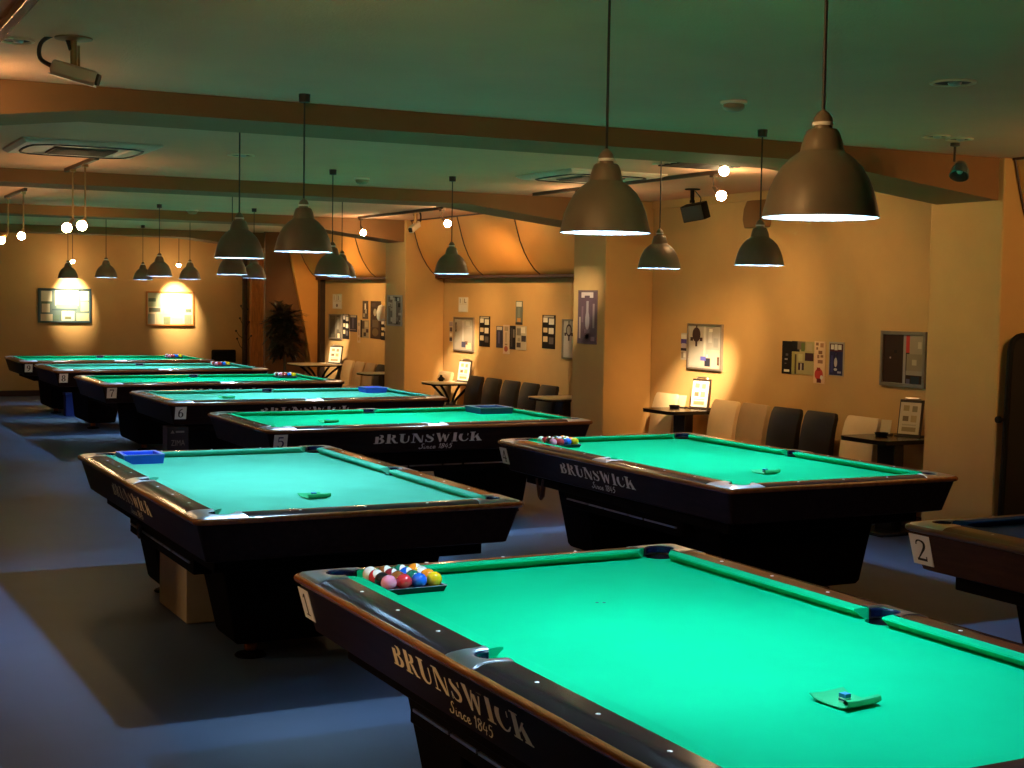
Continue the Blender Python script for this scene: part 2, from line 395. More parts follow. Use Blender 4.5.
GL = {
 'B': (.86, [R_(.1,0,.36,1), R_(0,0,.4,SB), R_(0,1-SB,.4,1), R_(.3,.485,.42,.485+SB), RING((.40,.755),(.34,.245),(.40,.745),(.12,.165),-90,90), RING((.42,.275),(.40,.275),(.42,.275),(.15,.195),-90,90)]),
 'R': (.98, [R_(.1,0,.36,1), R_(0,0,.46,SB), R_(0,1-SB,.4,1), R_(.3,.46,.42,.46+SB), RING((.40,.74),(.36,.26),(.40,.735),(.12,.175),-90,90), [(.42,.5),(.64,.48),(.84,.1),(.98,SB),(.98,0),(.72,0),(.60,.14)]]),
 'U': (.94, [R_(.1,.3,.36,1), R_(0,1-SB,.46,1), R_(.72,.3,.81,1), R_(.60,1-SB,.93,1), RING((.455,.33),(.355,.345),(.54,.33),(.18,.25),180,360)]),
 'N': (1.02, [R_(.12,0,.20,1), R_(0,0,.34,SB), R_(0,1-SB,.3,1), [(.1,1),(.38,1),(.90,.02),(.90,0),(.70,0),(.14,.9)], R_(.82,0,.90,1), R_(.68,1-SB,1.02,1)]),
 'S': (.76, [STROKE([(.64,.70),(.585,.87),(.40,.955),(.19,.89),(.15,.73),(.30,.58),(.50,.46),(.62,.29),(.54,.11),(.36,.045),(.17,.11),(.09,.30)], [.05,.06,.07,.13,.18,.23,.23,.18,.13,.07,.06,.05]), [(.62,.68),(.68,.68),(.68,.98),(.64,.98)], [(.05,.02),(.09,.02),(.11,.33),(.05,.33)]]),
 'W': (1.30, [[(.06,1),(.34,1),(.52,.12),(.48,0),(.38,0)], [(.40,0),(.48,0),(.69,.9),(.62,.9)], [(.50,1),(.78,1),(.94,.12),(.90,0),(.81,0)], [(.83,0),(.91,0),(1.17,1),(1.08,1)], R_(0,1-SB,.44,1), R_(.46,1-SB,.86,1), R_(.98,1-SB,1.28,1)]),
 'I': (.48, [R_(.11,0,.37,1), R_(0,0,.48,SB), R_(0,1-SB,.48,1)]),
 'C': (.88, [RING((.46,.5),(.44,.515),(.52,.5),(.24,.435),55,312,22), [(.71,.62),(.78,.62),(.78,1.0),(.73,1.0)], [(.74,.12),(.84,.28),(.79,.30),(.66,.14)]]),
 'K': (1.02, [R_(.1,0,.36,1), R_(0,0,.44,SB), R_(0,1-SB,.44,1), [(.34,.36),(.40,.30),(.84,.95),(.73,.95)], [(.44,.52),(.63,.66),(.98,.04),(.66,.04)], R_(.60,1-SB,.98,1), R_(.58,0,1.03,SB)]),
 '1': (.5, [R_(.2,0,.34,1), R_(.05,0,.5,.06), [(.02,.8),(.2,1),(.3,1),(.2,.86),(.04,.76)]]),
 '2': (.7, [STROKE([(.10,.74),(.16,.90),(.34,.95),(.55,.86),(.56,.66),(.40,.42),(.14,.10)], [.06,.08,.07,.13,.14,.10,.06]), R_(.06,0,.62,.11), R_(.58,0,.64,.22)]),
 '4': (.7, [R_(.42,0,.56,1), R_(.02,.26,.68,.36), R_(.32,0,.66,.06), [(.02,.36),(.10,.36),(.5,.9),(.5,1),(.44,1)]]),
 '5': (.66, [R_(.12,.52,.18,1), R_(.12,.88,.56,1), STROKE([(.14,.54),(.30,.62),(.50,.55),(.57,.33),(.46,.10),(.26,.05),(.08,.16)], [.06,.08,.12,.15,.12,.07,.10])]),
 '6': (.66, [RING((.34,.30),(.28,.305),(.34,.30),(.13,.24),0,360,22), STROKE([(.13,.32),(.15,.62),(.30,.88),(.50,.96)], [.13,.14,.10,.08])]),
 '7': (.66, [R_(.06,.86,.60,1), R_(.06,.74,.11,1), STROKE([(.58,.90),(.38,.5),(.30,0)], [.06,.11,.15])]),
 '8': (.66, [RING((.33,.26),(.29,.265),(.33,.26),(.13,.20),0,360,22), RING((.33,.75),(.24,.245),(.33,.75),(.10,.18),0,360,22)]),
 '9': (.66, [RING((.32,.70),(.28,.305),(.32,.70),(.13,.24),0,360,22), STROKE([(.53,.68),(.51,.38),(.36,.12),(.16,.04)], [.13,.14,.10,.08])]),
}
def lay(text, gap=.06):
    x = 0; out = []
    for ch in text:
        wd, ps = GL[ch]
        for p in ps:
            if isinstance(p, tuple): out.append(('strip', [(a+x, b) for a, b in p[1]], [(a+x, b) for a, b in p[2]]))
            else: out.append([(a+x, b) for a, b in p])
        x += wd + gap
    return x - gap, out
def put(mb, polys, fn):
    for k, p in enumerate(polys):
        e = .00004*(k % 7)
        if isinstance(p, tuple):
            n = len(p[1]); vs_ = [fn(*q, e) for q in p[1]] + [fn(*q, e) for q in p[2]]
            mb.add(vs_, [(i, i+1, n+i+1, n+i) for i in range(n-1)])
        else: mb.add([fn(*q, e) for q in p], [tuple(range(len(p)))])
AZ0, AZ1, AI0, AI1 = .765, .582, .020, .070
def on_apron(s, z, e=0.):       # s runs left to right as read from the -x side
    ins = AI0 + (AZ0-z)/(AZ0-AZ1)*(AI1-AI0)
    return (-(HW-ins) - .0016 - e, -s, z)
def text_mesh(txt, size, shear=0.):
    cu = bpy.data.curves.new('t', 'FONT'); cu.body = txt; cu.size = size; cu.shear = shear; cu.resolution_u = 3
    ob = bpy.data.objects.new('t', cu); COL.objects.link(ob); bpy.context.view_layer.update()
    me = bpy.data.meshes.new_from_object(ob.evaluated_get(bpy.context.evaluated_depsgraph_get()))
    v = [tuple(x.co)[:2] for x in me.vertices]; f = [tuple(p.vertices) for p in me.polygons]
    bpy.data.objects.remove(ob); bpy.data.curves.remove(cu); bpy.data.meshes.remove(me)
    return v, f
def lettering_mesh(mt):
    mb = MB().m(mt); wd, ps = lay('BRUNSWICK'); sx = .94/wd
    put(mb, ps, lambda x, y, e: on_apron(-.545 + x*sx, .653 + y*.074, e))
    return mb.mesh('side_lettering', 0)
def script_mesh(mt, half):
    # 'Since 1845' in a looping hand: pen strokes of even width
    S = {'S': (.50, [[(.42,.80),(.36,.93),(.24,.86),(.22,.66),(.36,.42),(.32,.12),(.14,.02),(.02,.14),(.06,.26)]]),
         'i': (.22, [[(.06,.42),(.06,.08),(.14,.02),(.22,.12)], [(.075,.55),(.09,.60)]]),
         'n': (.40, [[(.04,.42),(.04,.02)], [(.04,.28),(.14,.42),(.24,.38),(.24,.08),(.30,.02),(.40,.12)]]),
         'c': (.32, [[(.26,.36),(.16,.43),(.05,.28),(.08,.06),(.20,.02),(.32,.12)]]),
         'e': (.36, [[(.04,.20),(.22,.26),(.22,.40),(.10,.42),(.04,.24),(.10,.04),(.22,.02),(.36,.14)]]),
         ' ': (.22, []),
         '1': (.24, [[(.02,.66),(.14,.86),(.12,.0)]]),
         '8': (.42, [[(.32,.72),(.22,.86),(.08,.76),(.14,.54),(.30,.36),(.30,.12),(.16,.0),(.04,.14),(.12,.40),(.32,.60),(.34,.76)]]),
         '4': (.42, [[(.20,.86),(.02,.30),(.38,.32)], [(.30,.60),(.26,-.06)]]),
         '5': (.40, [[(.36,.86),(.14,.84),(.10,.52),(.26,.54),(.32,.28),(.20,.02),(.02,.06)]])}
    mb = MB().m(mt); x = 0; ps = []
    for ci, ch in enumerate('Since 1845'):
        wd, st = S[ch]
        for q in st:
            q2 = [(a+x+b*.18, b) for a, b in q]
            if (ci > 5) == (half == 1): ps.append(STROKE(q2, [.05] + [.085]*(len(q2)-2) + [.05], 5))
        x += wd + .03
    put(mb, ps, lambda a, b, e: on_apron(-.155 + a*.29/x, .600 + b*.044, e))
    return mb.mesh('script_lettering' if half == 0 else 'year_lettering', 0)
def plate_mesh(big=False):
    mb = MB().m(WHITE); s0, s1, z0, z1 = (-1.40, -1.27, .602, .745) if big else (-1.418, -1.312, .622, .738)
    a = [on_apron(s, z, .0) for s, z in ((s0,z0),(s1,z0),(s1,z1),(s0,z1))]
    b = [(x-.003, y, z) for x, y, z in a]
    mb.loft([a, b]); return mb.mesh('number_plate', 0)
def digit_mesh(d, mt, big=False):
    mb = MB().m(mt); wd, ps = lay(d); k = 1.25 if big else 1.; sx = .058/.66*k; c = -1.335 if big else -1.365
    put(mb, ps, lambda x, y, e: on_apron(c - wd*sx/2 + x*sx, (.622 if big else .638) + y*.082*k, .0036+e))
    return mb.mesh('number', 0)
def mould_mesh(mt):
    mb = MB().m(mt)
    mb.loft([rrect(.016, .7895), rrect(.008, .788), rrect(.002, .783), rrect(0, .776), rrect(.001, .768), rrect(.007, .761), rrect(.018, .757), rrect(.06, .757)], False, False)
    return mb.mesh('edge_moulding', 60)
def apron_mesh(mt):
    mb = MB().m(mt)
    mb.loft([rrect(.018, .760), rrect(AI0, .757), rrect(AI1, AZ1), rrect(AI1+.012, AZ1-.006), rrect(.2, AZ1-.006)], False, True)
    return mb.mesh('apron', 40)
def frame_mesh():
    mb = MB().m(BLACK); mb.box(-.68, -1.22, .50, .68, 1.22, .575); mb.box(-.648, -.72, .40, .648, .72, .50)
    return mb.mesh('under_frame')
def strip_mesh(sx):
    mb = MB().m(CHROME)
    if True:
        for a, b in ((.68, .40), (.385, .20), (.185, -.10), (-.115, -.28), (-.30, -.66)):
            mb.box(sx*.648, a, .448, sx*.655, b, .458)
    return mb.mesh('trim_strip')
def ped_mesh():
    mb = MB().m(BLACK)
    def ring(z, v, a, b): return [(-v, a, z), (v, a, z), (v, b, z), (-v, b, z)]
    mb.loft([ring(.075, .485, .60, .92), ring(.10, .50, .585, .935), ring(.50, .575, .52, .965)]); return mb.mesh('pedestal')
def foot_mesh():
    mb = MB().m(BLACK); mb.lathe([(.001, 0), (.075, 0), (.078, .006), (.07, .014), (.03, .02), (.028, .03)], 24)
    mb.m(BRONZE); mb.lathe([(.028, .03), (.034, .045), (.03, .065), (.018, .08), (.018, .12)], 20); return mb.mesh('leveling_foot')
def hook_mesh(s):
    mb = MB().m(DARKTRIM); mb.tube([(0, .045*s, 0), (0, .012*s, -.12*s), (0, -.008*s, -.135*s), (0, -.024*s, -.12*s), (0, -.05*s, 0)], .013*s+.004, 8); return mb.mesh('bridge_hook')
dia = MB().m(PEARL); dia.lathe([(.001, .0012), (.0065, .0012), (.007, 0)], 14); DIA = dia.mesh('diamond_sight')

def pool_table(num, x, y, rz, cloth, label, letters, rail=RAILW, apron=APRON, edge=EDGEW, plate=True, ink=INK, hooks=()):
    t = E_('pool_table', (x, y, 0), rz, label=label, cat='pool table', group='pool tables'); t.scale = (1.025, 1, 1)
    ck = cloth.name
    O('cloth_bed', cached(('bed', ck), lambda: bed_mesh(cloth)), t)
    for s in ((1,1),(1,-1),(-1,1),(-1,-1)):
        O('cushion', cached(('cl', ck, s), lambda: mirror_mesh(cached(('cl0', ck), lambda: cushion_mesh(cloth, 'long')), *s, 'cushion')), t)
        rc = O('rail_cap', cached(('rl', rail.name, s), lambda: mirror_mesh(cached(('rl0', rail.name), lambda: cap_mesh('long', rail)), *s, 'rail_cap')), t)
        for k in (1, 2, 3): O('diamond_sight', DIA, rc, (s[0]*.729, s[1]*k*.3175, .8005))
        O('pocket_casting', cached(('cc', s), lambda: mirror_mesh(cached('cc0', lambda: cast_mesh('corner')), *s, 'pocket_casting')), t, label='cast metal corner pocket fitting')
        O('pocket_liner', cached(('lc', s), lambda: mirror_mesh(cached('lc0', lambda: liner_mesh('corner')), *s, 'pocket_liner')), t)
    for sy in (1, -1):
        O('cushion', cached(('cs', ck, sy), lambda: mirror_mesh(cached(('cs0', ck), lambda: cushion_mesh(cloth, 'short')), 1, sy, 'cushion')), t)
        rc = O('rail_cap', cached(('rs', rail.name, sy), lambda: mirror_mesh(cached(('rs0', rail.name), lambda: cap_mesh('short', rail)), 1, sy, 'rail_cap')), t)
        for k in (-1, 0, 1): O('diamond_sight', DIA, rc, (k*.3175, sy*1.364, .8005))
        O('pedestal', cached(('pd', sy), lambda: mirror_mesh(cached('pd0', ped_mesh), 1, sy, 'pedestal')), t, bevel=.008)
        for sx in (1, -1): O('leveling_foot', cached('ft', foot_mesh), t, (sx*.40, sy*.86 if sx < 0 else sy*.66, 0))
    for sx in (1, -1):
        O('pocket_casting', cached(('cm', sx), lambda: mirror_mesh(cached('cm0', lambda: cast_mesh('side')), sx, 1, 'pocket_casting')), t, label='cast metal side pocket fitting')
        O('pocket_liner', cached(('lm', sx), lambda: mirror_mesh(cached('lm0', lambda: liner_mesh('side')), sx, 1, 'pocket_liner')), t)
    O('edge_moulding', cached(('em', edge.name), lambda: mould_mesh(edge)), t)
    O('apron', cached(('ap', apron.name), lambda: apron_mesh(apron)), t)
    O('under_frame', cached('uf', frame_mesh), t, bevel=.006)
    for sx in (1, -1): O('trim_strip', cached(('ts', sx), lambda: strip_mesh(sx)), t)
    if letters:
        O('side_lettering', cached(('lt', letters.name), lambda: lettering_mesh(letters)), t)
        O('script_lettering', cached(('sc', letters.name), lambda: script_mesh(letters, 0)), t)
        O('year_lettering', cached(('yr', letters.name), lambda: script_mesh(letters, 1)), t)
    if plate:
        p = O('number_plate', cached(('np', num == 2), lambda: plate_mesh(num == 2)), t, (-.0035, -.06, .012) if num > 4 else (0, 0, 0), label='white number plate')
        O('number', digit_mesh(str(num), ink, num == 2), p)
    for (hy, hz, hs) in hooks: O('bridge_hook', hook_mesh(hs), t, (-.672, hy, hz))
    return t
TP = {1: (2.526, 3.614), 2: (5.53, 3.692), 3: (2.518, 7.798), 4: (5.46, 7.813), 5: (4.71, 11.27), 6: (4.668, 14.115), 7: (4.62, 16.957), 8: (4.605, 19.85), 9: (4.56, 22.40)}
TT = {}
q = pi/2
TT[1] = pool_table(1, *TP[1], 0, CLOTH_G, 'dark wood pool table with number plate one and bright green cloth, nearest the camera', GOLD)
TT[2] = pool_table(2, *TP[2], 0, CLOTH_B, 'brown pool table with number plate two and blue cloth, cut off by the right edge', None, OAKRAIL, OAKAPR, OAKRAIL)
TT[3] = pool_table(3, *TP[3], 0, CLOTH_T, 'pool table with turquoise cloth, bright blue tray in its corner and beige box below', GOLD, plate=False, hooks=((.37, .50, .55),))
TT[4] = pool_table(4, *TP[4], 0, CLOTH_G, 'dark pool table with number plate four and green cloth, nearest the row of chairs', SILV, hooks=((1.02, .55, 1.),))
TT[5] = pool_table(5, *TP[5], q, CLOTH_G, 'dark pool table with number plate five and a navy tray on its green cloth', SILV, ink=NAVYINK)
TT[6] = pool_table(6, *TP[6], q, CLOTH_T, 'dark pool table with number plate six and turquoise cloth', SILV)
TT[7] = pool_table(7, *TP[7], q, CLOTH_G, 'dark pool table with number plate seven and green cloth', SILV)
TT[8] = pool_table(8, *TP[8], q, CLOTH_T, 'dark pool table with number plate eight, second from the far wall', SILV)
TT[9] = pool_table(9, *TP[9], q, CLOTH_G, 'dark pool table with number plate nine, nearest the far wall', SILV)
TN = {1: 'the table nearest the camera', 3: 'the left front turquoise table', 4: 'the green table by the chairs', 5: 'the table marked five', 6: 'the table marked six', 7: 'the table marked seven', 8: 'the table marked eight', 9: 'the table marked nine'}
def tl(n, x, y, z=BED):
    a = 0 if n <= 4 else q
    return (TP[n][0] + x*cos(a) - y*sin(a), TP[n][1] + x*sin(a) + y*cos(a), z)

for n, pts in ((1, ((.055, .629), (.077, .62))),):
    for px, py in pts:
        mb = MB().m(INK); mb.lathe([(.001, .0006), (.006, .0006), (.0065, 0)], 12); O('cloth_spot', mb.mesh('cloth_spot'), TT[n], (px-.06, py, BED), label='small black spot on the cloth')
# ---------------------------------------------------------------- balls in trays
def ball_mesh(col, stripe=False, white=(.85, .82, .74)):
    mb = MB(); r = .0285; c = mat('ball %.2f %.2f %.2f' % col, col, .12, var=.01, coat=.6); wm = mat('ball white', white, .12, var=.01, coat=.6)
    nv = 16; prof = [(max(1e-5, r*sin(pi*k/nv)), -r*cos(pi*k/nv)) for k in range(nv+1)]
    for k in range(nv):
        mb.m(wm if stripe and (k < 5 or k >= nv-5) else c)
        mb.lathe([prof[k], prof[k+1]], 24, closed_ends=False)
    import bmesh
    me = mb.mesh('ball', 0); bm = bmesh.new(); bm.from_mesh(me); bmesh.ops.remove_doubles(bm, verts=bm.verts, dist=1e-5)
    bmesh.ops.recalc_face_normals(bm, faces=bm.faces); bm.to_mesh(me); bm.free()
    me.polygons.foreach_set('use_smooth', [True]*len(me.polygons)); return me
BC = {'yellow': (.85,.55,.01), 'blue': (.01,.12,.65), 'red': (.65,.03,.04), 'pink': (.85,.28,.42), 'orange': (.85,.28,.02), 'green': (.01,.16,.10), 'brown': (.28,.09,.02), 'black': (.01,.01,.012), 'maroon': (.25,.02,.03), 'white': (.85,.82,.74)}
BALLS = [[('pink',0),('red',0),('blue',0),('yellow',0)], [('black',0),('brown',0),('green',0),('orange',0)],
         [('red',1),('maroon',1),('blue',1),('yellow',1)], [('white',0),('brown',1),('green',1),('orange',1)]]
BM = {(c, s): ball_mesh(BC[c], bool(s)) for row in BALLS for c, s in row}
def tray_mesh(wd, ht, body, lip, lw=.012):
    mb = MB().m(body); h = wd/2
    ring = lambda a, z: [(-a, -a, z), (a, -a, z), (a, a, z), (-a, a, z)]
    mb.loft([ring(h-.008, 0), ring(h, ht*.9)], True, False)
    mb.m(lip); mb.loft([ring(h, ht*.9), ring(h+.003, ht), ring(h-lw, ht), ring(h-lw, ht*.9)], False, False)
    mb.m(body); mb.loft([ring(h-lw, ht*.9), ring(h-lw-.004, .010), ], False, True)
    return mb.mesh('tray', 20)
BT = tray_mesh(.243, .022, RUBBER, mat('tray rim', (.25, .25, .32), .35, var=.05), .006)
rank = ['front row', 'second row', 'third row', 'back row']
def ball_tray(n, lx, ly, far=False, orient=1):
    where = 'on ' + TN[n]
    tz = BED + .001
    o = O('ball_tray', BT, None, tl(n, lx, ly, tz), (0,0,0), label='black square ball tray %s' % where, cat='ball tray', group='ball trays')
    cx, cy, _ = tl(n, lx, ly)
    for j in range(4):
        for i in range(4):
            c, s = BALLS[j][i]
            if far: lab = 'pool ball in the corner tray on ' + TN[n]
            else: lab = '%s%s ball in the tray %s' % (c, ' striped' if s else '', where)
            b = O('pool_ball', BM[(c, s)], None, (cx - .0873 + i*.0582, cy - .0873 + j*.0582, tz + .0105 + .0285),
                  (random.uniform(.8, 1.3), random.uniform(-.5, .5), random.uniform(.3, 1.2)), label=lab, cat='ball', group='balls in the tray on table %d' % n)
ball_tray(1, -.528, 1.122); ball_tray(4, -.522, 1.085)
for n in (7, 8, 9): ball_tray(n, .46, -1.10, True)
# plastic ball boxes
def ball_box(n, lx, ly, body, lip, label, wd=.245):
    O('ball_box', tray_mesh(wd, .058, body, lip, .02), None, tl(n, lx, ly, BED+.001), label=label, cat='tray', group='plastic trays in table corners')
ball_box(3, -.52, 1.10, BLUETRAY, BLUELIP, 'bright blue plastic tray on the corner of the nearest turquoise cloth')
ball_box(6, .46, -1.11, BLUETRAY, BLUELIP, 'blue plastic tray on the far right corner of the table marked six')
ball_box(5, .455, -1.075, NAVYTRAY, GREYLIP, 'dark navy plastic tray on the far right corner of the table marked five', .33)
# rolled felt pads with chalk
def pad_mesh():
    mb = MB().m(PADG)
    prof = [(-.075, .014), (-.055, .004), (-.02, .001), (.03, .001), (.05, .004), (.062, .012), (.06, .022), (.05, .024), (.044, .017), (.05, .012)]
    # section runs along -y (towards viewer): curled sheet
    ring = lambda x, k: [(x, -y, z + .003*k) for y, z in prof] + [(x, -y*.98, z + .0022 + .003*k) for y, z in reversed(prof)]
    mb.loft([ring(-.06, 1), ring(-.02, 0), (ring(.03, 0)), ring(.065, .6)]); return mb.mesh('felt_pad', 60)
PAD = pad_mesh()
ch = MB().m(CHALKB); ch.box(-.011, -.011, .0125, .011, .011, .023)
ch.m(WHITE); ch.box(-.0112, -.0112, 0, .0112, .0112, .004); ch.m(NAVYINK); ch.box(-.0113, -.0113, .004, .0113, .0113, .009); ch.m(WHITE); ch.box(-.0112, -.0112, .009, .0112, .0112, .0126)
CH = ch.mesh('chalk_cube', 0)
for n, lx, ly in ((1, -.04, -.715), (3, -.045, -.762), (4, -.075, -.733), (5, -.08, .661), (6, -.05, .655)):
    w_ = 'on ' + TN[n]
    O('felt_pad', PAD, None, tl(n, lx, ly, BED+.0008), (0, 0, .12 if n < 5 else .1), label='curled green felt pad ' + w_, cat='felt pad', group='felt pads on the tables')
    ox, oy, _ = tl(n, lx, ly); 
    O('chalk_cube', CH, None, (ox - .002, oy + .004, BED + .0045), (0, 0, .1), label='blue chalk cube on the green pad ' + w_, cat='chalk', group='chalk cubes')

# ---------------------------------------------------------------- pendant lamps
def shade_mesh():
    mb = MB().m(SHADE)
    out = [(.1505, 0), (.1485, .006), (.143, .030), (.1335, .068), (.120, .100), (.104, .127), (.082, .150), (.0625, .165), (.0575, .1675), (.0550, .1725), (.0530, .185), (.0480, .203), (.0420, .219), (.036, .2255), (.024, .2265)]
    mb.lathe(out, 48, closed_ends=False)
    mb.m(SHADEIN); ins = [(r-.003, z - (.003 if z > .16 else 0)) for r, z in out if r > .03] + [(.001, .219)]
    mb.lathe([(.1505, 0)] + ins, 48, closed_ends=False)
    return mb.mesh('shade', 40)
def capm():
    mb = MB().m(SHADE); mb.lathe([(.024, .2265), (.023, .236)], 24); mb.m(WHITE); mb.lathe([(.0265, .2345), (.0275, .240), (.0265, .2435)], 24)
    mb.m(SHADE); mb.lathe([(.0255, .243), (.0235, .255), (.016, .266), (.008, .272), (.004, .276)], 24); return mb.mesh('lamp_cap', 40)
def bulbm():
    mb = MB().m(WHITE); mb.lathe([(.018, .219), (.018, .19)], 16)
    mb.m(BULBC); mb.sphere((0, 0, .163), .031, 20, 12); return mb.mesh('bulb', 60)
SH, CP, BU = shade_mesh(), capm(), bulbm()
LAMPGLOW = []
def pendant(x, y, z, label):
    t = E_('pendant_lamp', (x, y, z), 0, label=label, cat='lamp', group='bell pendant lamps over the pool tables')
    O('shade', SH, t); O('lamp_cap', CP, t); O('bulb', BU, t)
    h = ZC - z
    mb = MB().m(CORD); mb.tube([(0,0,.27), (0,0,h-.02)], .0045, 8); O('cord', mb.mesh('cord'), t)
    mb = MB().m(CORD); mb.lathe([(.012, h-.045), (.028, h-.042), (.030, h-.001)], 20); O('canopy', mb.mesh('canopy'), t)
L = [(2.44, 4.102, 2.03, TN[1] + ', farther of its two'), (2.40, 2.955, 2.03, TN[1] + ', nearer of its two'),
     (5.437, 8.405, 2.03, TN[4] + ', farther of its two'), (5.28, 7.06, 2.03, TN[4] + ', nearer of its two'),
     (2.44, 7.14, 2.032, TN[3] + ', nearer of its two'), (2.50, 8.50, 2.025, TN[3] + ', farther of its two')]
for n, xa, xb in ((5, 4.10, 5.18), (6, 4.08, 5.24), (7, 4.03, 5.17), (8, 4.0, 5.14), (9, 3.95, 5.07)):
    for xx, w_ in ((xa, 'left'), (xb, 'right')):
        L.append((xx, TP[n][1], 2.0 if n > 5 else (1.975 if w_ == 'left' else 2.01), TN[n] + ', %s one of its two' % w_))
for x, y, z, w_ in L: pendant(x, y, z, 'grey bell pendant lamp hanging over ' + w_)

# ---------------------------------------------------------------- spot lights and tracks
HOT = (1.0, .76, .46)
def spot(loc, target, power, size=60, blend=.8, col=WARM, r=.03):
    l = bpy.data.lights.new('spot', 'SPOT'); l.energy = power; l.color = col; l.spot_size = radians(size); l.spot_blend = blend; l.shadow_soft_size = r
    o = bpy.data.objects.new('spot_light', l); COL.objects.link(o); o.location = loc
    o.rotation_euler = (Vector(target) - Vector(loc)).to_track_quat('-Z', 'Y').to_euler(); return o
BULBS = mat('soft warm bulb', (.9, .8, .6), .4, emit=(1.0, .62, .28), estr=100)
def track_light(x, y0, y1, heads, label, body=TRACKD, rodmat=TRACKD, z=ZC-.002, tw=.022, bulbr=.04, bm=BULBW):
    """heads: (y, drop, bulb offset vector)"""
    t = E_('track_light', (x, (y0+y1)/2, z), 0, label=label, cat='track light', group='ceiling track lights')
    cy = (y0+y1)/2
    mb = MB().m(body); mb.box(-tw/2-.006, y0-cy, -.03, tw/2+.006, y1-cy, 0); O('track', mb.mesh('track'), t, bevel=.003)
    for (y, drop, off) in heads:
        mb = MB().m(rodmat); mb.box(-.02, y-cy-.03, -.05, .02, y-cy+.03, -.028); mb.tube([(0, y-cy, -.05), (0, y-cy, -drop+.03)], .007, 8)
        a = Vector((0, y-cy, -drop+.03)); b = Vector((off[0], y-cy+off[1], -drop+off[2]))
        O('rod', mb.mesh('rod'), t)
        mb = MB().m(rodmat); mb.tube([a, a*.5+b*.5, b], [.012, .02, .026], 12); O('socket', mb.mesh('socket'), t)
        d = (b-a).normalized()
        mb = MB().m(bm); mb.sphere(b + d*.02, bulbr, 16, 10); O('bulb', mb.mesh('bulb'), t)
    return t
track_light(6.62, 9.36, 12.5, [(9.47, .155, (.02, -.06, -.03)), (11.62, .155, (.05, .04, -.05))], 'dark ceiling track with glowing bulb beside the black speaker')
track_light(6.82, 15.05, 17.75, [(15.12, .15, (.03, -.07, -.03)), (17.68, .15, (.02, -.02, -.04))], 'dark ceiling track with glowing bulbs in front of the orange cove')
track_light(2.2, 11.25, 12.55, [(12.25, .47, (-.05, -.06, -.03)), (11.72, .48, (-.03, -.05, -.02))], 'ceiling track with two long-rod bulbs below the left air conditioner', rodmat=ROD, bm=BULBS)
track_light(2.27, 15.2, 16.6, [(16.42, .43, (-.07, -.06, -.05)), (15.35, .43, (-.02, -.02, -.03))], 'ceiling track with two long-rod bulbs at the left edge of the photo', rodmat=ROD, bm=BULBS)
track_light(.80, 2.3, 7.2, [(7.0, .16, (.02, .03, -.05)), (3.55, .16, (.03, .02, -.05)), (2.65, .16, (.03, .02, -.05))], 'copper-coloured ceiling track in the top left corner', body=BRASS, tw=.03, z=ZC-.012, bm=BULBS)
track_light(5.86, 8.22, 8.42, [(8.3, .085, (0, -.03, -.025))], 'short ceiling spot with glowing bulb above the green table by the chairs', bulbr=.034)
track_light(6.80, 20.35, 20.65, [(20.55, .17, (.03, -.05, -.04))], 'unseen ceiling spot added in the far bay, hidden behind the pendant lamp')  # fixture added out of view to light the far bay's wall and cove
def picture_lamp(x, y, z, label, drop):
    t = E_('picture_lamp', (x, y, z), 0, label=label, cat='lamp', group='picture lamps on the far wall')
    mb = MB().m(TRACKD); mb.tube([(0,0,.03), (0,0,drop)], .006, 8); mb.lathe([(.025, drop-.03), (.03, drop)], 16); O('rod', mb.mesh('rod'), t)
    mb = MB().m(TRACKD); mb.lathe([(.02, .05), (.026, .03), (.026, .02)], 16); O('socket', mb.mesh('socket'), t)
    mb = MB().m(BULBW); mb.sphere((0,0,0), .035, 16, 10); O('bulb', mb.mesh('bulb'), t)
picture_lamp(4.52, 25.2, 2.31, 'small glowing bulb hanging above the left framed collage', ZC-2.31-.001)
picture_lamp(6.33, 25.2, 2.29, 'small glowing bulb hanging above the right framed collage', ZC-2.29-.001)

# light of the track heads and picture lamps, then unseen lamps added off frame
spot((6.66, 9.40, 2.60), (8.2, 11.90, .95), 3800, 16, 1, HOT)
spot((6.66, 9.40, 2.60), (8.2, 11.85, 1.15), 420, 34, 1)
spot((6.66, 9.40, 2.60), (8.2, 11.3, 1.5), 150, 66, 1)
spot((6.66, 9.40, 2.60), (8.2, 9.9, 1.75), 45, 100, 1)
spot((6.68, 11.66, 2.60), (8.2, 14.6, 1.2), 2000, 24, 1, HOT)
spot((6.86, 15.06, 2.62), (8.2, 17.46, 1.0), 3600, 14, 1, HOT)
spot((6.86, 15.06, 2.62), (7.98, 16.97, .86), 2600, 9, 1, HOT)
spot((6.86, 15.06, 2.62), (8.2, 17.3, 1.2), 420, 40, 1)
spot((6.86, 15.06, 2.62), (8.2, 16.0, 1.5), 230, 90, 1)
spot((6.86, 15.06, 2.62), (7.9, 17.4, 2.3), 90, 70, 1)
spot((6.86, 15.06, 2.62), (7.9, 14.5, 2.3), 45, 80, 1)
spot((6.84, 20.48, 2.58), (8.2, 22.2, .98), 2600, 18, 1, HOT)
spot((6.84, 20.48, 2.58), (7.93, 21.72, .86), 1500, 12, 1, HOT)
spot((6.84, 20.48, 2.58), (8.2, 21.0, 1.4), 230, 90, 1)
spot((6.84, 20.48, 2.58), (7.9, 20.3, 2.25), 70, 100, 1)
spot((6.84, 20.48, 2.58), (7.95, 23.0, 1.7), 260, 32, 1)
spot((6.86, 17.64, 2.62), (7.9, 18.06, 2.0), 20, 60, 1)
spot((5.86, 8.28, 2.72), (7.62, 7.76, 1.9), 150, 75, 1)
spot((4.52, 25.17, 2.27), (4.58, 25.69, 1.74), 620, 56, 1, HOT)
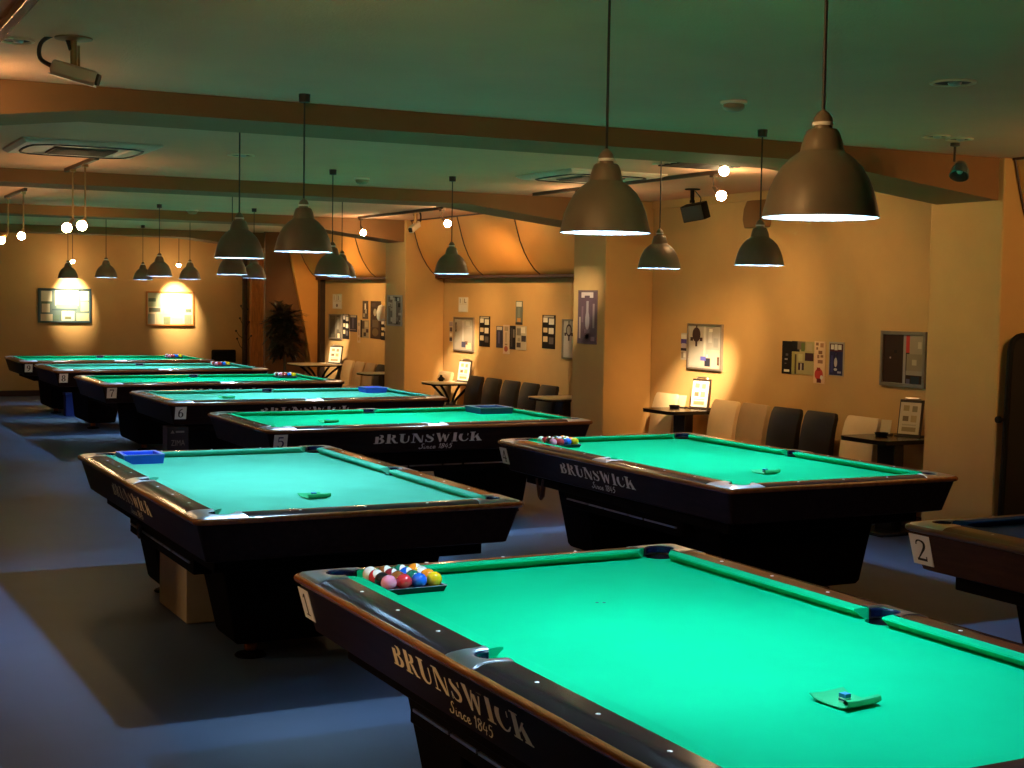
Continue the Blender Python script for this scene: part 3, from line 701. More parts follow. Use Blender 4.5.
spot((6.33, 25.17, 2.25), (6.40, 25.69, 1.62), 620, 56, 1, HOT)
spot((2.15, 12.2, 2.35), (4.9, 25.7, 1.3), 620, 50, 1)
spot((2.2, 16.3, 2.35), (6.4, 25.7, 1.4), 250, 60, 1)
spot((.82, 7.0, 2.62), (.9, 7.46, 2.76), 3, 110, 1)
spot((.84, 3.5, 2.62), (3.2, 7.5, 2.4), 60, 70, 1)
spot((.84, 2.6, 2.62), (4.5, 5.0, 2.3), 50, 90, 1)
spot((-.55, 4.3, 1.75), (1.75, 4.5, .72), 95, 55, 1, (1, .58, .25))  # unseen warm lamps at the left wall, added for light on table sides
spot((-.55, 7.3, 1.75), (1.70, 7.9, .72), 45, 95, 1, (1, .58, .25))
spot((7.2, 4.6, 2.66), (7.9, 7.41, 2.1), 70, 70, 1)
pl = bpy.data.lights.new('ceiling_fill', 'POINT'); pl.energy = 14; pl.color = WARM; pl.shadow_soft_size = .04  # unseen warm fill without fixture, added for the ceiling's right end
po = bpy.data.objects.new('ceiling_fill', pl); COL.objects.link(po); po.location = (7.3, 5.6, 2.60)

# ---------------------------------------------------------------- ceiling fittings
def cassette(x0, y0, x1, y1, label):
    cx, cy = (x0+x1)/2, (y0+y1)/2; hx, hy = (x1-x0)/2, (y1-y0)/2
    t = E_('air_conditioner', (cx, cy, ZC), 0, label=label, cat='air conditioner', group='ceiling air conditioners')
    ring = lambda f, z: [(-hx*f, -hy*f, z), (hx*f, -hy*f, z), (hx*f, hy*f, z), (-hx*f, hy*f, z)]
    mb = MB().m(ACW); mb.loft([ring(1, -.001), ring(1, -.012), ring(.93, -.030), ring(.62, -.034), ring(.60, -.026)]); O('panel', mb.mesh('panel', 20), t)
    mb = MB().m(GRILLE); mb.loft([ring(.46, -.031), ring(.45, -.040)])
    for k in range(9):
        yy = -hy*.42 + k*hy*.1; mb.box(-hx*.43, yy, -.046, hx*.43, yy+.012, -.039)
    O('intake_grille', mb.mesh('intake_grille', 20), t)
    for k in range(4):
        a = k*pi/2; d = hy if k % 2 == 0 else hx; l = hx if k % 2 == 0 else hy
        pts = [(-l*.72, .70*d), (-l*.62, .79*d), (-l*.4, .83*d), (0, .845*d), (l*.4, .83*d), (l*.62, .79*d), (l*.72, .70*d)]
        mb = MB().m(DARKSLOT)
        mb.tube([(px*cos(a)-py*sin(a), px*sin(a)+py*cos(a), -.031) for px, py in pts], .010, 6); O('louver_slot', mb.mesh('louver_slot'), t)
cassette(1.50, 10.16, 2.44, 11.12, 'white ceiling air conditioner at the upper left, above the pair of long-rod bulbs')
cassette(5.60, 9.95, 6.50, 10.90, 'ceiling air conditioner behind the large pendant lamp in the upper middle')
def vent():
    t = E_('ceiling_vent', (6.2, 9.02, ZC), 0, label='dark square ceiling vent beside the glowing bulb', cat='vent')
    mb = MB().m(ACW); mb.box(-.3, -.22, -.012, .3, .22, -.001); O('frame', mb.mesh('frame'), t)
    for k in range(5):
        mb = MB().m(DARKSLOT); mb.box(-.27, -.19+k*.085, -.024, .27, -.15+k*.085, -.011); O('slat', mb.mesh('slat'), t)
vent()
def detector(x, y, label, r=.055):
    t = E_('smoke_detector', (x, y, ZC), 0, label=label, cat='smoke detector', group='smoke detectors')
    mb = MB().m(ACW); mb.lathe([(r*1.25, -.001), (r*1.25, -.012), (r*1.05, -.016)], 24); O('base', mb.mesh('base', 40), t)
    mb = MB().m(mat('detector head', (.34, .26, .15), .6, var=.05)); mb.lathe([(r, -.016), (r, -.035), (r*.75, -.05), (r*.4, -.054)], 24); O('sensor_head', mb.mesh('sensor_head', 40), t)
detector(4.413, 6.15, 'round smoke detector on the ceiling between the two nearest pendant cords')
detector(4.605, 11.92, 'small round smoke detector on the ceiling near the second beam')
detector(4.64, 17.8, 'small round smoke detector on the ceiling towards the far wall', .06)
def downlight(x, y, r, label):
    t = E_('downlight', (x, y, ZC), 0, label=label, cat='downlight', group='recessed downlights')
    mb = MB().m(mat('downlight ring', (.8, .62, .4), .4, var=.05)); mb.lathe([(r, -.001), (r*1.0, -.008), (r*.86, -.010), (r*.8, -.001)], 32, closed_ends=False); O('trim_ring', mb.mesh('trim_ring', 40), t)
    mb = MB().m(DARKSLOT); mb.lathe([(r*.8, -.002), (.001, -.002)], 32, closed_ends=False); O('baffle', mb.mesh('baffle', 40), t)
    mb = MB().m(CHROME); mb.sphere((.01, 0, -.004), r*.3, 16, 8, .5); O('lamp_lens', mb.mesh('lamp_lens'), t)
downlight(4.866, 5.067, .105, 'round recessed downlight alone on the ceiling at the upper right')
downlight(6.55, 6.75, .085, 'recessed downlight right one of the two close together at the beam')
downlight(6.33, 6.72, .085, 'recessed downlight left one of the two close together at the beam')
downlight(.90, 6.27, .075, 'recessed ceiling downlight beside the copper track')
downlight(3.10, 10.50, .10, 'recessed downlight beside the cord of the pendant lamp right of the air conditioner')
def cctv(mount, a, b, s, label, bodym=CCTVM):
    """a: rear end, b: lens end of the housing (world)"""
    t = E_('security_camera', mount, 0, label=label, cat='camera', group='ceiling cameras')
    m = Vector(mount); A = Vector(a)-m; B = Vector(b)-m; mid = A*.45+B*.55
    mb = MB().m(ROD); mb.lathe([(.075*s, -.001), (.075*s, -.006), (.03*s, -.012)], 24); O('ceiling_plate', mb.mesh('ceiling_plate', 40), t)
    mb = MB().m(ROD); mb.tube([(0,0,-.01), (0,0,mid.z+.02*s)], .013*s, 10); mb.tube([(.02*s,0,-.03), (.02*s,0,mid.z+.03*s)], .006*s, 6); O('bracket', mb.mesh('bracket'), t)
    d = (B-A).normalized(); side = d.cross(Vector((0,0,1))).normalized(); upv = side.cross(d)
    def sec(p, w_, h): return [p + side*x + upv*z for x, z in ((-w_,-h*.6),(-w_*.6,-h),(w_*.6,-h),(w_,-h*.6),(w_,h*.7),(w_*.7,h),(-w_*.7,h),(-w_,h*.7))]
    mb = MB().m(bodym); mb.loft([sec(A, .018*s, .022*s), sec(A+d*.01, .026*s, .030*s), sec(B-d*.012, .026*s, .030*s), sec(B, .024*s, .028*s)]); O('housing', mb.mesh('housing', 30), t)
    mb = MB().m(DARKSLOT); mb.loft([sec(B, .021*s, .024*s), sec(B+d*.010, .020*s, .022*s)]); O('lens_window', mb.mesh('lens_window'), t)
    mb = MB().m(CHROME); mb.loft([[p - upv*.032*s for p in (A+side*.02*s, A-side*.02*s, B-side*.02*s, B+side*.02*s)], [p - upv*.028*s for p in (A+side*.024*s, A-side*.024*s, B-side*.024*s, B+side*.024*s)]]); O('bottom_trim', mb.mesh('bottom_trim'), t)
    mb = MB().m(CORD); pts = catmull([tuple(A+d*.005), tuple(A - d*.05*s + Vector((0,0,.02*s))), tuple(A - d*.04*s + Vector((0,0,.09*s))), tuple(A*.5 + Vector((0,0,.075*s))), (-.01*s, 0, -.05)], 6)
    mb.tube(pts, .009*s, 8); O('cable', mb.mesh('cable'), t)
cctv((1.10, 6.1, ZC), (1.02, 6.13, 2.722), (1.183, 6.05, 2.672), 1., 'white box security camera hanging from the ceiling at the upper left')
cctv((6.95, 16.2, ZC), (7.02, 16.25, 2.70), (6.86, 16.12, 2.61), 1.2, 'small white security camera hanging in front of the orange cove')
def speaker():
    t = E_('speaker', (7.54, 11.12, ZC), 0, label='black loudspeaker hanging from the ceiling near the wall', cat='speaker')
    mb = MB().m(SPKB); mb.lathe([(.07, -.001), (.07, -.010), (.02, -.014), (.018, -.10), (.024, -.105), (.024, -.13)], 20); O('bracket', mb.mesh('bracket', 40), t)
    Mx = Matrix.Translation((.04, -.02, -.205)) @ Matrix.Rotation(radians(-62), 4, 'Z') @ Matrix.Rotation(radians(16), 4, 'X') @ Matrix.Rotation(radians(-8), 4, 'Y')
    mb = MB().m(SPKB); ring = lambda y, a, b: [(-a, y, -b), (a, y, -b), (a, y, b), (-a, y, b)]
    mb.loft([ring(-.09, .115, .075), ring(.02, .115, .078), ring(.09, .07, .06)]); mb.xform(Mx); O('cabinet', mb.mesh('cabinet'), t, bevel=.008)
    mb = MB().m(DARKSLOT); mb.box(-.105, -.098, -.066, .105, -.090, .066); mb.xform(Mx); O('front_grille', mb.mesh('front_grille'), t)
    mb = MB().m(CORD); mb.tube(catmull([(.03,0,-.02), (.09,.02,-.06), (.13,.05,-.09), (.11,.06,-.15)], 5), .005, 6); O('cable', mb.mesh('cable'), t)
speaker()
def reflector_spot():
    t = E_('spot_lamp', (6.70, 6.94, ZC), 0, label='unlit grey glass reflector spot hanging by the right pillar', cat='lamp')
    mb = MB().m(TRACKD); mb.lathe([(.03, -.001), (.03, -.02), (.008, -.025), (.008, -.12)], 14); O('stem', mb.mesh('stem', 40), t)
    Mx = Matrix.Translation((.03, -.02, -.17)) @ Matrix.Rotation(radians(28), 4, 'Y') @ Matrix.Rotation(radians(-18), 4, 'X')
    mb = MB().m(GLASSG); mb.lathe([(.015, .06), (.035, .045), (.055, 0), (.062, -.05), (.058, -.052), (.05, -.01), (.02, .03)], 24, closed_ends=False); mb.xform(Mx); O('reflector', mb.mesh('reflector', 50), t)
    mb = MB().m(CHROME); mb.sphere((0,0,-.01), .02, 14, 8); mb.xform(Mx); O('lamp_lens', mb.mesh('lamp_lens'), t)
reflector_spot()

# ---------------------------------------------------------------- wall pictures
def poster(name, y0, y1, z0, z1, bg, rects, label, cat, x=XW, frame=None, fw_=.02, group=None, part='picture_print'):
    """on the wall x facing -x; y0 is the left (far) edge; rects (u0,v0,u1,v1,rgb)"""
    W_, H_ = y0-y1, z1-z0
    d = .012 if frame is None else .022
    t = E_(name, (x, (y0+y1)/2, z0), 0, label=label, cat=cat, group=group)
    yy = lambda u: W_/2 - u*W_
    zz = lambda v: v*H_
    mb = MB().m(colmat(bg)); mb.box(-d*.6, yy(0), 0, -.001, yy(1), H_)
    for k, r in enumerate(rects):
        e = d*.6 + .0006 + .00025*(k % 6)
        mb.m(colmat(r[4]))
        if len(r) > 5:      # ellipse
            u, v = (r[0]+r[2])/2, (r[1]+r[3])/2; a, b = (r[2]-r[0])/2, (r[3]-r[1])/2
            mb.add([(-e, yy(u + a*cos(2*pi*i/20)), zz(v + b*sin(2*pi*i/20))) for i in range(20)], [tuple(range(20))])
        else: mb.add([(-e, yy(r[0]), zz(r[1])), (-e, yy(r[2]), zz(r[1])), (-e, yy(r[2]), zz(r[3])), (-e, yy(r[0]), zz(r[3]))], [(0,1,2,3)])
    O(part, mb.mesh(part, 0), t)
    if frame:
        a, b = W_/2, H_
        mb = MB().m(frame)
        for (ya, za, yb, zb_) in ((a+.001, -.001, a-fw_, b+.001), (-a-.001, -.001, -a+fw_, b+.001), (a-fw_, -.001, -a+fw_, fw_), (a-fw_, b-fw_, -a+fw_, b+.001)):
            mb.box(-d-.006, ya, za, -.001, yb, zb_)
        O('frame', mb.mesh('frame', 20), t, bevel=.003)
    return t
K = (.012, .01, .012); Wt = (.72, .68, .6); Nv = (.03, .03, .12); Cr = (.62, .5, .3); Gr = (.34, .30, .25); Rd = (.5, .05, .04); Bl = (.06, .08, .40); Ol = (.22, .2, .07)
def deco(u, v, s=1.):   # hanging ornament pattern
    return [(u-.12*s, v-.16*s, u+.12*s, v+.16*s, (.05,.03,.03), 1), (u-.08*s, v-.11*s, u+.08*s, v+.11*s, Gr, 1), (u-.02, v+.15*s, u+.02, v+.24*s, (.05,.03,.03)), (u-.18*s, v-.14*s, u-.10*s, v-.06*s, (.05,.03,.03)), (u+.10*s, v-.14*s, u+.18*s, v-.06*s, (.05,.03,.03)), (u-.03, v-.26*s, u+.03, v-.15*s, (.05,.03,.03))]
silver = (.46, .42, .36)
poster('notice_board', 12.09, 11.5, 1.13, 1.585, silver, [(.46,.3,.52,.95,(.62,.58,.5)), (.55,.45,.92,.92,(.38,.35,.3)), (.6,.6,.7,.85,(.5,.47,.42)), (.75,.5,.88,.7,(.3,.28,.25)), (.62,.83,.72,.9,Wt)] + deco(.25,.76) + [(.38,.2,.54,.29,(.12,.12,.5)), (.5,.08,.66,.26,(.03,.03,.05)), (.70,.06,.88,.30,(.8,.66,.36)), (.86,.12,.92,.3,(.1,.04,.03)), (.55,.27,.6,.34,Wt)], 'grey board with hanging ornament on the wall above the glowing menu stand', 'board', frame=GREYF, group='wall boards with ornaments')
poster('notice_board', 9.245, 8.72, 1.137, 1.59, (.035,.016,.010), [(.5,.0,.56,1,(.3,.27,.25)), (.56,.62,.64,.95,Rd), (.64,.55,.95,.95,(.34,.28,.2)), (.58,.3,.95,.6,(.26,.22,.15)), (.7,.4,.8,.5,(.45,.38,.26)), (.82,.7,.9,.82,(.5,.42,.3)), (.74,.75,.8,.9,(.2,.17,.13)), (.57,.22,.95,.3,(.3,.27,.22)), (.68,.05,.86,.2,(.02,.03,.04)), (.58,.05,.66,.15,(.1,.09,.14)), (.2,.5,.23,.53,(.4,.3,.25)), (.3,.6,.36,.66,(.015,.01,.01))], 'grey framed dark board with red strip on the wall beside the right pillar', 'board', frame=GREYF, fw_=.03)
poster('poster', 12.225, 12.125, 1.214, 1.483, (.55,.48,.4), [(0,.78,1,.95,Wt), (0,.6,1,.78,(.1,.08,.35)), (.15,.45,.85,.62,(.5,.45,.6)), (0,.34,1,.44,(.04,.03,.05)), (.1,.06,.5,.3,(.3,.25,.2)), (.5,.1,.9,.26,Wt)], 'narrow small poster left of the board with the hanging ornament', 'poster')
poster('poster', 10.575, 10.435, 1.164, 1.46, K, [(.25,.06,.8,.13,Wt), (.3,.42,.6,.47,(.3,.28,.26)), (.4,.55,.65,.62,(.1,.09,.09)), (.3,.3,.5,.33,(.12,.11,.1))], 'narrow black poster, leftmost of the four above the dark chairs', 'poster', group='posters above the dark chairs')
poster('poster', 10.432, 10.118, 1.168, 1.464, (.36,.31,.14), [(0,.68,.35,1,K), (.25,.75,.6,1,(.16,.12,.08)), (.42,.7,.58,.95,(.1,.14,.04)), (.02,.0,.14,.68,(.3,.3,.1)), (.14,.0,.22,.6,(.07,.05,.03)), (.6,.42,.98,.66,(.045,.015,.02)), (.68,.48,.82,.58,(.25,.2,.18)), (.3,.13,.56,.35,(.04,.02,.03)), (.4,.13,.46,.33,(.45,.4,.35)), (.66,.72,.9,.95,(.42,.34,.2)), (.3,.4,.5,.62,(.46,.4,.2))], 'yellowish collage poster, second from the left of the four above the dark chairs', 'poster', group='posters above the dark chairs')
poster('poster', 10.12, 9.968, 1.10, 1.472, (.72,.5,.3), [(.15,.9,.4,.97,(.25,.12,.06)), (.55,.86,.85,.96,(.4,.2,.1)), (.2,.8,.35,.86,(.2,.1,.05)), (.4,.7,.75,.78,(.22,.1,.05)), (.3,.6,.5,.68,(.3,.15,.08)), (.6,.62,.85,.68,(.25,.12,.06)), (.35,.48,.8,.56,(.28,.14,.08)), (.1,.08,.85,.36,Rd,1), (.3,.02,.7,.12,(.12,.02,.02)), (.6,.1,.85,.2,Wt,1), (.3,.3,.6,.38,(.3,.03,.02))], 'tall cream poster with red figure, lowest-hanging of the four above the dark chairs', 'poster', group='posters above the dark chairs')
poster('poster', 9.92, 9.72, 1.18, 1.474, (.42,.36,.3), [(.06,.02,.94,.95,(.03,.03,.10)), (.06,.72,.94,.95,(.09,.02,.03)), (.14,.78,.34,.92,Wt), (.38,.76,.58,.93,Wt), (.62,.78,.84,.92,Wt), (.38,.26,.58,.54,(.5,.5,.55),1), (.44,.5,.52,.68,(.45,.45,.5)), (.36,.15,.58,.23,(.5,.5,.6),1), (.6,.08,.85,.14,(.3,.3,.45)), (.16,.1,.3,.6,(.05,.05,.2))], 'navy bottle poster with white heading, rightmost of the four above the dark chairs', 'poster', group='posters above the dark chairs')
# bay two
poster('notice_board', 17.70, 17.08, 1.09, 1.545, (.36,.31,.24), [(.42,.3,.5,.9,(.48,.43,.36)), (.5,.7,.9,.93,(.4,.37,.3)), (.6,.76,.8,.88,(.5,.47,.4)), (.05,.55,.16,.85,(.06,.04,.03),1), (.08,.6,.13,.8,(.36,.31,.24),1), (.4,.12,.6,.28,(.05,.05,.1)), (.62,.08,.86,.26,(.7,.5,.3)), (.55,.2,.7,.3,(.15,.08,.06))], 'grey board with ornament on the wall above the far cream table and dark chairs', 'board', frame=GREYF, group='wall boards with ornaments')
sheet = [(.08,.78,.42,.92,Wt), (.52,.72,.92,.9,Wt), (.1,.48,.42,.62,Cr), (.52,.44,.9,.62,Wt), (.1,.2,.44,.36,Cr), (.55,.14,.9,.34,(.12,.1,.1)), (.1,.93,.9,.98,(.4,.35,.3))]
poster('poster', 16.93, 16.62, 1.175, 1.57, K, sheet, 'black poster with white squares, left one of the two above the dark chair row', 'poster', group='black picture sheets')
poster('poster', 15.20, 14.88, 1.215, 1.615, K, sheet, 'black poster with white squares nearest the middle pillar', 'poster', group='black picture sheets')
poster('poster', 16.43, 16.245, 1.177, 1.452, (.04,.035,.07), [(.1,.82,.9,.97,(.5,.45,.4)), (.3,.2,.55,.75,(.12,.11,.22)), (.7,.1,.85,.8,(.02,.02,.04))], 'dark navy poster, leftmost of the cluster above the dark chair row', 'poster', group='cluster above the dark chair row')
poster('poster', 16.235, 16.062, 1.105, 1.47, (.66,.5,.36), [(.2,.8,.8,.95,(.4,.3,.2)), (.35,.4,.6,.75,(.5,.35,.25)), (.2,.08,.8,.28,(.35,.1,.06),1), (.3,.3,.7,.36,(.3,.2,.12))], 'tall cream poster in the cluster above the dark chair row', 'poster', group='cluster above the dark chair row')
poster('poster', 16.055, 15.90, 1.172, 1.465, K, [(.2,.1,.5,.9,(.06,.05,.05)), (.6,.5,.9,.85,(.2,.18,.15))], 'narrow black poster in the cluster above the dark chair row', 'poster', group='cluster above the dark chair row')
poster('poster', 15.89, 15.61, 1.172, 1.468, (.48,.42,.32), [(.1,.6,.5,.9,(.2,.18,.14)), (.55,.35,.98,.6,(.04,.03,.04)), (.1,.1,.5,.3,(.06,.05,.05)), (.5,.7,.9,.95,Wt), (.2,.35,.45,.5,(.3,.26,.2))], 'pale collage poster, rightmost of the cluster above the dark chair row', 'poster', group='cluster above the dark chair row')
poster('poster', 15.90, 15.72, 1.482, 1.775, (.16,.18,.15), [(.1,.76,.9,.96,Wt), (.3,.3,.7,.72,(.22,.26,.24)), (.25,.12,.75,.28,(.6,.3,.08)), (0,0,1,.1,(.05,.04,.04))], 'small upright poster hanging above the cluster over the dark chair row', 'poster', group='cluster above the dark chair row')
poster('notice_board', 14.68, 14.1, 1.115, 1.575, silver, [(.46,.3,.52,.95,(.62,.58,.5))] + deco(.25,.72) + [(.5,.08,.66,.26,(.05,.05,.07)), (.70,.06,.88,.30,(.8,.66,.36))], 'grey board with ornament partly hidden behind the middle pillar', 'board', frame=GREYF, group='wall boards with ornaments')
poster('number_sign', 17.58, 17.29, 1.612, 1.812, (.66,.58,.44), [(.08,.55,.4,.95,Wt), (.55,.55,.92,.95,Wt), (.15,.6,.22,.9,(.2,.15,.1)), (.62,.6,.70,.9,(.2,.15,.1)), (.74,.6,.84,.68,(.2,.15,.1)), (.08,.05,.92,.5,Wt), (.4,.15,.6,.36,(.1,.07,.05),1)], 'small white number card above the far grey board of the dark chair row', 'sign', group='number cards', part='card')
poster('poster', 17.865, 17.755, 1.20, 1.485, (.5,.42,.3), [(0,.75,1,.95,(.3,.25,.3)), (.1,.5,.9,.7,(.08,.06,.08)), (.2,.28,.8,.42,Wt), (.1,.05,.9,.22,(.05,.04,.05))], 'narrow small poster left of the far grey board', 'poster')
# bay three
poster('notice_board', 22.62, 22.02, 1.09, 1.50, (.12,.1,.07), [(.5,0,.56,1,(.3,.26,.2)), (.6,.4,.75,.9,(.28,.24,.18)), (.78,.3,.9,.95,(.2,.17,.12)), (.66,.06,.84,.24,(.75,.6,.4)), (.1,.2,.4,.8,(.09,.08,.06))], 'dark board on the wall nearest the potted plant', 'board', frame=GREYF)
poster('poster', 22.005, 21.72, 1.11, 1.51, K, sheet, 'black poster with white squares beside the dark board near the plant', 'poster', group='black picture sheets')
poster('poster', 21.69, 21.37, 1.235, 1.50, (.05,.045,.07), [(.1,.86,.9,.98,(.4,.35,.3)), (.35,.2,.6,.8,(.14,.13,.2)), (.1,.1,.9,.15,(.25,.2,.2))], 'dark poster above the cream chair with pale figure, near the plant', 'poster')
poster('poster', 21.34, 21.22, 1.07, 1.42, (.6,.45,.34), [(.2,.75,.8,.9,(.35,.25,.2)), (.2,.08,.8,.25,(.5,.3,.1),1), (.3,.35,.7,.6,(.45,.3,.22))], 'narrow pink poster above the pale chairs', 'poster')
poster('poster', 21.21, 20.86, 1.157, 1.43, (.3,.25,.17), [(0,0,.2,1,K), (.2,.5,.5,.95,(.08,.06,.05)), (.55,.6,.9,.9,(.42,.36,.26)), (.7,.3,.98,.5,(.05,.02,.03)), (.4,.08,.7,.3,(.05,.04,.04))], 'dark collage poster above the pale chairs', 'poster')
poster('poster', 21.13, 20.90, 1.45, 1.73, (.08,.06,.05), [(.4,.5,.65,.85,(.7,.66,.6)), (.5,.3,.8,.55,(.4,.36,.3)), (.1,.1,.5,.3,(.3,.26,.2))], 'small poster with white figure above the collage over the pale chairs', 'poster')
poster('poster', 20.79, 20.37, 1.155, 1.73, (.05,.03,.025), [(.3,.6,.6,.8,(.4,.35,.28),1), (.2,.3,.8,.5,(.12,.09,.06)), (.2,.06,.8,.28,(.14,.1,.05),1), (.1,.85,.5,.95,(.09,.06,.05))], 'tall dark brown poster beside the third pillar', 'poster')
poster('poster', 20.36, 20.06, 1.147, 1.45, K, sheet, 'black poster with white squares half hidden by the third pillar', 'poster', group='black picture sheets')
poster('number_sign', 22.49, 22.06, 1.588, 1.829, (.62,.54,.4), [(.08,.55,.4,.95,Wt), (.55,.55,.92,.95,Wt), (.15,.6,.22,.9,(.4,.3,.2)), (.62,.6,.70,.9,(.4,.3,.2)), (.08,.05,.92,.5,Wt), (.4,.12,.6,.34,(.15,.1,.06),1)], 'small white number card above the dark board near the plant', 'sign', group='number cards', part='card')
def oval_lamp():
    t = E_('wall_lamp', (XW, 20.14, 1.53), 0, label='small round white wall lamp beside the third pillar', cat='lamp')
    mb = MB().m(WHITE); mb.lathe([(.001, .15), (.05, .13), (.075, .05), (.07, -.05), (.05, -.09), (.001, -.1)], 20); O('shade', mb.mesh('shade', 50), t, (-.085, 0, 0))
    mb = MB().m(GREYF); mb.box(-.03, -.03, -.04, -.001, .03, .04); O('bracket', mb.mesh('bracket'), t)
oval_lamp()
bottle = [(.04,.03,.96,.97,(.12,.07,.10)), (.18,.86,.8,.96,(.6,.5,.5)), (.35,.84,.62,.9,(.12,.07,.10)), (.40,.25,.62,.62,(.36,.3,.33),1), (.45,.55,.57,.8,(.34,.29,.32)), (.36,.2,.64,.27,(.2,.14,.2)), (.38,.09,.62,.19,(.42,.36,.38),1), (.08,.1,.16,.5,(.45,.36,.34)), (.78,.3,.88,.75,(.3,.22,.24)), (.7,.06,.9,.14,(.34,.2,.26)), (.2,.4,.3,.7,(.2,.12,.16))]
poster('poster', 13.33, 12.93, 1.34, 1.905, (.16,.10,.12), bottle, 'tall purple bottle poster on the middle pillar', 'poster', x=XP, group='bottle posters on pillars')
rnd = random.Random(3); bw = [(.1,.05,.9,.95,(.16,.14,.13))]
for k in range(22):
    u, v = rnd.random()*.8, rnd.random()*.85; c = rnd.choice([.02,.05,.4,.55,.3]); bw.append((u+.05, v+.03, u+.05+rnd.uniform(.06,.2), v+.03+rnd.uniform(.04,.14), (c, c*.95, c*.9)))
bw.append((.38,.08,.62,.92,(.5,.47,.44)))
poster('poster', 18.70, 18.15, 1.40, 1.825, (.35,.32,.3), bw, 'black and white poster on the third pillar', 'poster', x=XP, group='bottle posters on pillars')
# far wall frames (facing -y)
def collage(x0, x1, z0, z1, fm, bgc, seed, label):
    t = poster('framed_collage', 0+(x1-x0)/2, -(x1-x0)/2, z0, z1, bgc, SHEETS[seed], label, 'picture', x=0, frame=fm, fw_=.028, group='framed collages on the far wall', part='collage')
    t.location = ((x0+x1)/2, YF, z0); t.rotation_euler = (0, 0, pi/2)
SHEETS = [[(.06,.62,.26,.92,(.6,.58,.45)), (.06,.55,.26,.62,(.1,.16,.12)), (.32,.5,.76,.95,(.55,.54,.4)), (.34,.42,.74,.54,(.16,.24,.2)), (.80,.66,.95,.93,(.6,.55,.4)), (.80,.34,.95,.62,(.4,.42,.25)), (.07,.3,.22,.56,(.55,.5,.36)), (.05,.05,.27,.25,(.55,.5,.36)), (.28,.05,.40,.22,(.10,.16,.13)), (.44,.06,.68,.34,(.6,.56,.42)), (.5,.1,.62,.18,(.12,.14,.08)), (.72,.06,.96,.28,(.45,.42,.28)), (.82,.08,.94,.2,(.12,.18,.14)), (.26,.36,.72,.40,(.06,.1,.12))],
          [(.04,.55,.3,.95,(.35,.38,.25)), (.05,.70,.2,.8,(.1,.14,.1)), (.34,.3,.74,.95,(.6,.5,.3)), (.78,.55,.95,.9,(.5,.48,.36)), (.04,.05,.18,.34,(.3,.3,.24)), (.2,.05,.34,.34,(.5,.46,.3)), (.36,.04,.5,.26,(.16,.2,.12)), (.54,.04,.76,.22,(.55,.45,.3)), (.8,.05,.95,.32,(.2,.24,.16)), (.06,.4,.3,.52,(.12,.12,.09)), (.82,.4,.94,.5,(.1,.14,.1))]]
collage(4.03, 4.92, 1.262, 1.853, mat('teal frame', (.02,.05,.06), .4, var=.1), (.10,.15,.15), 0, 'dark framed photo collage, left one on the far wall')
collage(5.87, 6.73, 1.218, 1.83, mat('orange frame', (.42,.16,.03), .4, var=.1), (.62,.52,.34), 1, 'orange framed photo collage, right one on the far wall')

# ---------------------------------------------------------------- chairs and small tables
def chair_parts():
    def back():
        mb = MB(); prof = [(.40, .17, .055), (.46, .172, .058), (.55, .180, .055), (.65, .192, .050), (.75, .212, .045), (.83, .236, .040), (.868, .250, .032), (.878, .254, .018)]
        rings = []
        for z, y, th in prof:
            hw = .20 - (.012 if z > .86 else 0) - (.01 if z > .875 else 0); b = .012
            rings.append([(-hw, y, z), (-hw+b, y-.006, z), (hw-b, y-.006, z), (hw, y, z), (hw, y+th, z), (hw-b, y+th+.006, z), (-hw+b, y+th+.006, z), (-hw, y+th, z)])
        mb.loft(rings); return mb
    def seat():
        mb = MB(); r = lambda i, z: [(-.2+i, -.23+i, z), (.2-i, -.23+i, z), (.2-i, .20-i, z), (-.2+i, .20-i, z)]
        mb.loft([r(.01, .34), r(0, .36), r(0, .44), r(.012, .462), r(.05, .47)]); return mb
    return back, seat
bk, st = chair_parts()
def setm(mb, m):
    mb.mats = [m]; mb.mi = [0]*len(mb.f); return mb
CM = {}
for nm, m in (('cream', CREAM), ('beige', BEIGE), ('dark', DLEATH)):
    CM[nm] = (setm(bk(), m).mesh('backrest', 50), setm(st(), m).mesh('seat', 50))
lg = MB().m(WOODLEG); rr = lambda a, z: [(-a,-a,z),(a,-a,z),(a,a,z),(-a,a,z)]
lg.loft([rr(.014, 0), rr(.021, .345)]); LEG = lg.mesh('leg')
def chair(kind, x, y, rz, label, sz=1., group='upholstered chairs along the wall'):
    t = E_('chair', (x, y, 0), rz, label=label, cat='chair', group=group); t.scale = (1, 1, sz)
    O('backrest', CM[kind][0], t); O('seat', CM[kind][1], t, bevel=.01)
    for sx in (-1, 1):
        for sy in (-.20, .17): O('leg', LEG, t, (sx*.17, sy, 0))
FX = -pi/2
XC = 7.72
chair('cream', XC, 12.13, FX, 'cream chair standing behind the black table with the glowing menu stand')
chair('cream', XC, 11.12, FX, 'cream chair right beside the black table, leftmost of the near row')
chair('beige', XC, 10.665, FX, 'beige chair between the cream chair and the dark chairs of the near row')
chair('dark', XC, 10.20, FX, 'dark brown chair beside the beige chair of the near row')
chair('dark', XC, 9.735, FX, 'dark brown chair below the navy bottle poster, last of the near row')
chair('cream', XC, 9.20, FX, 'cream chair behind the small black table at the right pillar')
for i, y in enumerate((16.55, 16.05, 15.55, 15.06, 14.6)):
    chair('dark', XC, y, FX, ['dark chair next to the far cream table, first of five in the middle bay', 'dark chair, second of five in the middle bay', 'dark chair, third of five in the middle bay', 'dark chair, fourth of five in the middle bay', 'dark chair next to the near cream table, last of five in the middle bay'][i], .92)
chair('cream', XC, 17.48, FX, 'cream chair standing behind the far cream table of the middle bay', .93)
